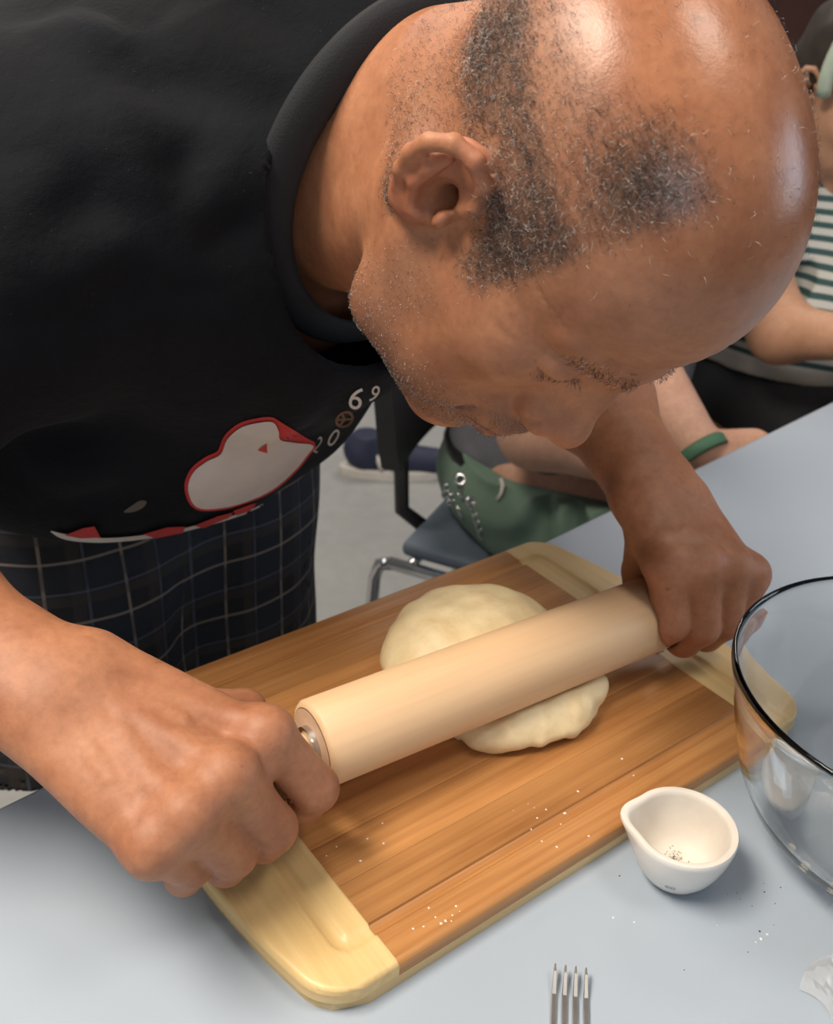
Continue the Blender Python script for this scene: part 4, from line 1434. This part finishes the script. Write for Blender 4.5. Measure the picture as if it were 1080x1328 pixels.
# ------------------------------------------------------------------ seated person in green shorts
FA = v3(.48, -.88, 0); FA /= np.linalg.norm(FA)
LA = v3(-FA[1], FA[0], 0)                                   # the person's left
UPZ = v3(0, 0, 1)
chair((.361, .623), FA, 'black-backed chrome chair with blue-grey seat under the person in green shorts', 'chairs along the table')
hipA = v3(.361, .623, 0) + LA * .225 + FA * .200 + UPZ * .545
def rel(f, l, z): return hipA * (1, 1, 0) + FA * f + LA * l + UPZ * z
shA_r, shA_l = rel(.02, -.165, .985), rel(.02, .165, .985)
elA_r, wrA_r = rel(.02, -.215, .690), rel(.235, -.150, .640)
kneeA_r, kneeA_l = rel(.40, -.115, .535), rel(.33, .03, .525)
W2, HD2 = P_depth(905, 582, 1.225), P_depth(968, 586, 1.245)
elA_l = P_depth(812, 440, 1.275)
def rotz(fwd, up):
    f_ = np.array(fwd, float); f_ /= np.linalg.norm(f_); u_ = np.array(up, float); u_ -= f_ * (u_ @ f_); u_ /= np.linalg.norm(u_)
    return np.stack([np.cross(f_, u_), f_, u_], 1)
headA0 = rel(.0, -.03, 1.225)
headA_R = rotz(FA - LA * .8 + UPZ * -.25, UPZ + FA * .2)
head_plain = build_head()
def simple_hand(w_, tip_, side_, r=.017):
    d = tip_ - w_; L_ = np.linalg.norm(d); d /= L_
    ch = [Cap(w_, w_ + d * L_ * .5, .023, .030)]
    fg = []
    for i in range(4):
        off = side_ * (.018 * (i - 1.5))
        k1 = w_ + d * L_ * .50 + off
        fg.append(tubes([k1, k1 + d * L_ * .28 - UPZ * .004, k1 + d * L_ * (.46 - .05 * abs(i - 1.3)) - UPZ * .014], [.0095, .0085, .007], .003))
    th_ = w_ + d * L_ * .18 - side_ * .022
    return U(.008, *ch, U(.002, *fg), tubes([th_, th_ + d * L_ * .25 - side_ * .022, th_ + d * L_ * .42 - side_ * .024], [.013, .010, .008], .003))
bodyA = U(.03, U(.02, Xf(headA_R, headA0, head_plain), Cap(headA0 - UPZ * .06 - FA * .03, rel(.01, 0, 1.03), .054, .056)),
          Cap(shA_r, shA_l, .055), Cap(rel(.045, 0, .93), rel(0, 0, .60), .115, .125), Ell(rel(0, 0, .575), (.15, .15, .10)),
          Cap(rel(0, -.10, .560), kneeA_r, .085, .058), Cap(rel(0, .09, .560), kneeA_l, .085, .058),
          Cap(kneeA_r, rel(.26, -.12, .10), .058, .038), Cap(kneeA_l, rel(.20, .04, .10), .058, .038),
          Cap(rel(.25, -.12, .055), rel(.40, -.125, .045), .032, .026), Cap(rel(.19, .04, .055), rel(.34, .04, .045), .032, .026),
          Cap(shA_r, elA_r, .050, .044), Cap(elA_r, wrA_r, .046, .029),
          Cap(shA_l, elA_l, .048, .042), Cap(elA_l, W2, .045, .030),
          (.01, simple_hand(wrA_r, wrA_r + FA * .17 + LA * .03 - UPZ * .03, LA)), (.01, simple_hand(W2, W2 + (HD2 - W2) * 2.2, np.cross(UPZ, (HD2 - W2) / np.linalg.norm(HD2 - W2)))))
pA = thing('person', (float(hipA[0]), float(hipA[1]), 0), 'seated person in green shorts with a silver chain, behind the man with the rolling pin', 'person')
bpy.context.view_layer.update()
lo_, hi_ = hipA - (.35, .75, .56), hipA + (.65, .35, .95)
V, Fq = sculpt('body', bodyA, (lo_[0], lo_[1], 0), (hi_[0], hi_[1], 1.5), .0055)
me = npmesh('body', V, Fq); bodyAo = link('body', me, M_SKIN2, pA)
def hair_cap(R_, o_, mat, parent, name='hair'):
    nd = Xf(R_, o_, Sub(.01, U(.03, Ell((0, -.020, .052), (.088, .098, .092)), Ell((0, -.055, -.01), (.075, .058, .075))), Ell((0, .10, -.035), (.10, .085, .085)), Plane((0, 0, -.09), (0, 0, 1))))
    nd = Disp(nd, lambda Q: .003 * wn(Q, 90, 2))
    V_, F_ = sculpt(name, nd, o_ - .2, o_ + .2, .006)
    return link(name, npmesh(name, V_, F_), mat, parent)
M_DKHAIR = plain('dark_brown_hair', (.03, .02, .015), .5, .3, 60)
hair_cap(headA_R, headA0, M_DKHAIR, pA)
# grey shirt
M_GREYSH = plain('slate_grey_cotton', (.13, .13, .155), .85, .2, 25, bump=.4, bscale=300)
nd = U(.05, Cap(shA_r, shA_l, .075), Cap(rel(.045, 0, .93), rel(0, 0, .585), .135, .172), (.03, Cap(shA_r, shA_r * .45 + elA_r * .55, .068, .066)), (.03, Cap(shA_l, shA_l * .45 + elA_l * .55, .068, .066)))
nd = Disp(nd, lambda Q: .004 * wn(Q, 30, 4) + .002 * wn(Q, 70, 1))
dAr = (elA_r - shA_r) / np.linalg.norm(elA_r - shA_r); dAl = (elA_l - shA_l) / np.linalg.norm(elA_l - shA_l)
nd = Sub(0, nd, Plane((0, 0, .582), (0, 0, 1)), Plane(rel(0, 0, 1.045), (0, 0, -1)), Beyond(shA_r + (elA_r - shA_r) * .58, dAr, .1), Beyond(shA_l + (elA_l - shA_l) * .58, dAl, .1))
V, Fq = sculpt('shirt', nd, hipA - (.3, .3, 0), hipA + (.35, .35, .55), .006)
link('shirt', npmesh('shirt', V, Fq), M_GREYSH, pA)
# green shorts with folds towards the hip
t = NT('green_cotton')
t.set(Base_Color=t.ramp(t.noise(14, 4), [(.3, (.115, .185, .135)), (.7, (.175, .260, .200))]), Roughness=.85, Normal=t.bump(t.noise(500, 2), .3, .0008))
M_GREEN = t.m
nd = U(.05, Ell(rel(-.01, 0, .53), (.180, .180, .12)), Cap(rel(.0, -.105, .540), rel(.40, -.125, .540), .108, .092), Cap(rel(.0, .08, .535), rel(.31, .03, .525), .100, .085))
pivot = rel(.10, -.20, .68).astype(np.float32)
def gfold(Q):
    q = Q - pivot
    u_ = q @ FA.astype(np.float32); z_ = q[:, 2]
    an = np.arctan2(z_, u_ + 1e-6); rr = np.sqrt(u_ * u_ + z_ * z_)
    return .012 * np.sin(an * 14 + 2 * np.sin(rr * 30)) * np.exp(-((rr - .10) / .09) ** 2) + .003 * wn(Q, 40, 2)
nd = Disp(nd, gfold)
nd = Sub(.003, nd, Plane(rel(.40, 0, 0), -FA), Plane((0, 0, .590), (0, 0, -1)), Plane((0, 0, .464), (0, 0, 1)))
V, Fq = sculpt('shorts', nd, hipA - (.3, .55, .1), hipA + (.55, .3, .16), .0045)
gs = link('shorts', npmesh('shorts', V, Fq), M_GREEN, pA)
gs['label'] = 'washed green cotton shorts'
V, Fq = tube([rel(.172 * math.cos(a), .172 * math.sin(a), .577) for a in [i / 40 * 2 * math.pi for i in range(40)]], .011, 8, closed=True)
link('belt', mesh_vf('belt', V, Fq), M_BLACKPL, pA)
# wristband
dW = (W2 - elA_l) / np.linalg.norm(W2 - elA_l)
bnd = W2 + dW * .006
s1 = np.cross(dW, UPZ); s1 /= np.linalg.norm(s1); s2 = np.cross(s1, dW)
V = []; Fq = []
for i in range(28):
    a = i / 28 * 2 * math.pi
    for (r, x) in ((.0335, -.008), (.0350, -.006), (.0350, .006), (.0335, .008), (.030, .0)):
        V.append(bnd + (s1 * math.cos(a) + s2 * math.sin(a)) * r + dW * x)
for i in range(28):
    for j in range(5): Fq.append((i * 5 + j, i * 5 + (j + 1) % 5, ((i + 1) % 28) * 5 + (j + 1) % 5, ((i + 1) % 28) * 5 + j))
link('wristband', mesh_vf('wristband', V, Fq), plain('green_band', (.06, .16, .09), .6), pA)
# silver chain on the shorts: every ring and link is a piece
def hitn(px, py, node):
    """first point of the cloth along the sight line; None where it passes by"""
    d = RC.T @ np.array([(px - W_PX / 2) / F_PX, (py - H_PX / 2) / F_PX, 1.0]); cc_ = hipA.astype(np.float32)
    ss = np.linspace(.9, 1.7, 1601)
    e_ = node.ev((CAM + d * ss[:, None]).astype(np.float32), cc_, 5.0)
    ins = np.nonzero(e_ < 0)[0]
    return None if len(ins) == 0 else CAM + d * ss[ins[0]]
def torus(c, n_, R_, r_, name, parent, mat):
    n_ = np.array(n_, float) / np.linalg.norm(n_); a_ = np.cross(n_, (0, 0, 1.0)); a_ = a_ / np.linalg.norm(a_); b_ = np.cross(n_, a_)
    V_, F_ = tube([c + (a_ * math.cos(t_) + b_ * math.sin(t_)) * R_ for t_ in [i / 18 * 2 * math.pi for i in range(18)]], r_, 7, closed=True)
    return link(name, mesh_vf(name, V_, F_), mat, parent)
towards = -RC[2]
cp = hitn(598, 645, nd) + towards * .008
wc = thing('wallet_chain', tuple(cp), 'silver wallet chain with rings and charms hanging on the green shorts', 'chain')
bpy.context.view_layer.update()
for (px, py, R_, r_) in ((597, 622, .007, .003), (580, 633, .005, .0018), (600, 640, .0065, .0018), (586, 645, .005, .0018), (583, 652, .004, .0016), (610, 650, .0055, .0022), (577, 642, .0045, .0018), (579, 662, .0045, .0018), (586, 684, .0045, .0018), (569, 648, .0025, .001), (569, 654, .0025, .001)):
    if hitn(px, py, nd) is None: continue
    torus(hitn(px, py, nd) + towards * (.004 + r_), towards + np.array([random.uniform(-.6, .6), random.uniform(-.6, .6), .2]), R_, r_, 'ring', wc, M_CHROME)
for i in range(9):
    py = 655 + i * 5.0
    q = hitn(611 + 1.6 * i, py, nd)
    if q is None: continue
    q = q + towards * .005
    torus(q, towards + (np.array([.9, -.9, 0]) if i % 2 else np.array([0, 0, .3])), .0038, .0011, 'link', wc, M_CHROME)
for (a, b) in (((586, 655), (593, 676)), ((592, 655), (600, 674))):
    if hitn(*a, nd) is None or hitn(*b, nd) is None: continue
    V, Fq = tube([hitn(*a, nd) + towards * .006, hitn(*b, nd) + towards * .006], [.0012, .003], 8)
    link('charm', mesh_vf('charm', V, Fq), M_CHROME, wc)
V, Fq = tube([q + towards * .003 for q in (hitn(x, y, nd) for x, y in ((649, 622), (652, 630), (650, 640), (645, 648))) if q is not None], .003, 8)
link('pocket_piping', mesh_vf('pocket_piping', V, Fq), M_PWHITE, pA)
M_NAVY = plain('navy_canvas', (.015, .02, .05), .7, .2, 30)
def sneaker(base, direction, parent=None, label=None, mats=(M_NAVY, M_PWHITE)):
    d = np.array([direction[0], direction[1], 0.0]); d /= np.linalg.norm(d); l_ = np.array([-d[1], d[0], 0])
    base = np.array(base, float)
    nd_ = Sub(.004, U(.03, Cap(base + d * .02 + UPZ * .055, base + d * .20 + UPZ * .040, .045, .038), Cap(base + UPZ * .075, base + d * .02 + UPZ * .10, .042, .040)), Plane(base + UPZ * .022, (0, 0, 1)), Plane(base + UPZ * .120, (0, 0, -1)))
    V_, F_ = sculpt('shoe', nd_, base - .12 * np.array([1, 1, 0]) - np.abs(d) * .2, base + np.array([.12, .12, .18]) + np.abs(d) * .2, .006)
    root = parent
    if label:
        root = thing('sneaker', tuple(base), label, 'shoe'); bpy.context.view_layer.update()
    up_ = link('shoe_upper' if label else 'shoe', npmesh('shoe', V_, F_), mats[0], root)
    V_ = []; F_ = []
    for zz, g_ in ((.0, 1.0), (.022, 1.02), (.028, .95)):
        for i in range(28):
            a = i / 28 * 2 * math.pi
            V_.append(base + d * (.095 + .145 * math.cos(a) * g_) + l_ * (.045 * math.sin(a) * g_) + UPZ * zz)
    for r_ in range(2):
        for i in range(28): F_.append((r_ * 28 + i, r_ * 28 + (i + 1) % 28, (r_ + 1) * 28 + (i + 1) % 28, (r_ + 1) * 28 + i))
    me_ = bpy.data.meshes.new('sole'); me_.from_pydata([tuple(map(float, v)) for v in V_], [], F_ + [tuple(range(27, -1, -1)), tuple(range(56, 84))]); me_.update()
    link('sole', me_, mats[1], root if label else up_)
    if label:
        for k_ in range(3):
            for s_ in (1, -1):
                p0 = base + d * (.06 + .028 * k_) + UPZ * .030 + l_ * s_ * .0435; p1 = base + d * (.045 + .028 * k_) + UPZ * .082 + l_ * s_ * .032
                V2, F2 = tube([p0, (p0 + p1) / 2 + l_ * s_ * .004, p1], .006, 8); link('stripe', mesh_vf('stripe', V2, F2), mats[1], root)
    return root
sneaker(rel(.24, -.12, 0), FA + LA * -.05, pA, mats=(M_BLACKPL, M_PWHITE)); sneaker(rel(.18, .04, 0), FA, pA, mats=(M_BLACKPL, M_PWHITE))
snk = P(492, 600, 0.0)
sneaker((snk[0] - .08, snk[1] - .02, 0), (.80, -.59), label='navy sneaker with white stripes on the concrete floor behind the black-backed chair')

# ------------------------------------------------------------------ seated person in the striped shirt
FB = v3(.10, -.995, 0); FB /= np.linalg.norm(FB); LB = v3(-FB[1], FB[0], 0)
hipB = v3(1.105, .515, .545)
def relb(f, l, z): return hipB * (1, 1, 0) + FB * f + LB * l + UPZ * z
headB0 = P_depth(1108, 120, 1.50)
headB_R = rotz(v3(-.28, -.96, 0) + UPZ * -.5, UPZ + v3(-.28, -.96, 0) * .5)
neckB = headB0 - headB_R[:, 2] * .10 - headB_R[:, 1] * .03
shB = neckB - UPZ * .035 - FB * .03
shB_r, shB_l = shB - LB * .165 - UPZ * .02, shB + LB * .165 - UPZ * .02
elB_r, wrB_r = P_depth(1012, 430, 1.43), P_depth(1105, 480, 1.34)
elB_l = elB_r + LB * .42; wrB_l = wrB_r + LB * .20
wrB_r[2] = max(wrB_r[2], TABLE_Z + .052); wrB_l[2] = wrB_r[2]
bodyB = U(.03, U(.02, Xf(headB_R, headB0, head_plain), Cap(headB0 - headB_R[:, 2] * .05 - headB_R[:, 1] * .03, shB, .052, .055)),
          Cap(shB_r, shB_l, .052), Cap(shB - UPZ * .08, relb(.03, 0, .62), .105, .12), Ell(relb(0, 0, .58), (.15, .14, .10)),
          Cap(relb(0, -.10, .57), relb(.40, -.11, .55), .085, .058), Cap(relb(0, .10, .57), relb(.40, .11, .55), .085, .058),
          Cap(relb(.40, -.11, .54), relb(.38, -.11, .10), .056, .038), Cap(relb(.40, .11, .54), relb(.38, .11, .10), .056, .038),
          Cap(shB_r, elB_r, .046, .040), Cap(elB_r, wrB_r, .042, .027), Cap(shB_l, elB_l, .046, .040), Cap(elB_l, wrB_l, .042, .027),
          (.01, simple_hand(wrB_r, wrB_r + LB * .15 + FB * .08 - UPZ * .004, -FB)), (.01, simple_hand(wrB_l, wrB_l - LB * .02 + FB * .16 - UPZ * .004, LB)))
pB = thing('person', (float(hipB[0]), float(hipB[1]), 0), 'seated person in a green and white striped shirt leaning on the table', 'person')
bpy.context.view_layer.update()
V, Fq = sculpt('body', bodyB, hipB * (1, 1, 0) - (.45, .75, 0), hipB * (1, 1, 0) + (.45, .3, 1.4), .0055)
link('body', npmesh('body', V, Fq), M_SKIN3, pB)
hair_cap(headB_R, headB0, M_DKHAIR, pB)
# pale headband over the hair
V, Fq = tube([headB0 + headB_R @ np.array([.092 * math.cos(a), .020 - .03 * math.sin(a), .050 + .100 * math.sin(a)]) for a in [math.radians(-20 + 220 * i / 30) for i in range(31)]], .011, 10)
link('headband', mesh_vf('headband', V, Fq), plain('pale_green_headband', (.42, .50, .40), .6), pB)
t = NT('striped_jersey')
st_ = t.attr('sv')['Fac']
f_ = t.math('FRACT', t.math('DIVIDE', st_, .0185))
c = t.ramp(f_, [(0, (.55, .54, .50)), (.46, (.55, .54, .50)), (.54, (.035, .085, .085)), (.94, (.035, .085, .085)), (1.0, (.55, .54, .50))])
hemf = t.attr('hem')['Fac']
c = t.mix(hemf, c, (.50, .47, .42))
t.set(Base_Color=c, Roughness=.85, Normal=t.bump(t.noise(400, 2), .3, .0008))
M_STRIPE = t.m
nd = U(.05, Cap(shB_r, shB_l, .072), Cap(shB - UPZ * .10, relb(.03, 0, .72), .128, .175), (.04, Cap(shB_r, shB_r * .5 + elB_r * .5, .066, .066)), (.04, Cap(shB_l, shB_l * .5 + elB_l * .5, .066, .066)))
def bfold(Q):
    return .010 * wn(Q * np.array([.6, .6, 1.5], np.float32), 24, 8) + .004 * wn(Q, 60, 2)
nd = Disp(nd, bfold)
HEMB = .662
dBr = (elB_r - shB_r) / np.linalg.norm(elB_r - shB_r); dBl = (elB_l - shB_l) / np.linalg.norm(elB_l - shB_l)
nd = Sub(0, nd, Plane((0, 0, HEMB), (0, 0, 1)), Plane(neckB - UPZ * .005, (-FB * .4 - UPZ)), Beyond(shB_r + (elB_r - shB_r) * .52, dBr, .1), Beyond(shB_l + (elB_l - shB_l) * .52, dBl, .1))
V, Fq = sculpt('striped_shirt', nd, hipB * (1, 1, 0) + (-.4, -.45, .6), hipB * (1, 1, 0) + (.4, .3, 1.15), .0055)
me = npmesh('striped_shirt', V, Fq)
sv = V[:, 2] + .30 * ((V - hipB) @ FB) * 0 + .010 * wn(V, 16, 3) + .02 * ((V - hipB) @ LB)
fattr(me, 'sv', sv); fattr(me, 'hem', (V[:, 2] < HEMB + .028).astype(float))
link('striped_shirt', me, M_STRIPE, pB)
nd = U(.05, Ell(relb(-.01, .02, .61), (.155, .150, .13)), Cap(relb(0, -.080, .582), relb(.41, -.110, .560), .100, .08), Cap(relb(0, .105, .582), relb(.41, .115, .560), .100, .08),
       Cap(relb(.41, -.115, .545), relb(.39, -.115, .12), .078, .065), Cap(relb(.41, .115, .545), relb(.39, .115, .12), .078, .065))
nd = Sub(.003, Disp(nd, lambda Q: .004 * wn(Q, 30, 1)), Plane((0, 0, .685), (0, 0, -1)), Plane((0, 0, .10), (0, 0, 1)), Cap(relb(-.2, 0, .40), relb(.19, 0, .40), .0))
V, Fq = sculpt('trousers', nd, hipB * (1, 1, 0) - (.45, .65, -.06), hipB * (1, 1, 0) + (.35, .3, .72), .006)
link('trousers', npmesh('trousers', V, Fq), M_BLACKPL if False else plain('black_trousers', (.010, .010, .013), .8, .2, 30), pB)
sneaker(relb(.37, -.11, 0), FB, pB, mats=(M_BLACKPL, M_PWHITE)); sneaker(relb(.37, .11, 0), FB, pB, mats=(M_BLACKPL, M_PWHITE))
rc = hipB - LB * .1925 - FB * .225
chair((float(rc[0]), float(rc[1])), FB, 'black-backed chrome chair under the person in the striped shirt', 'chairs along the table', top=.88)
CULL = .035
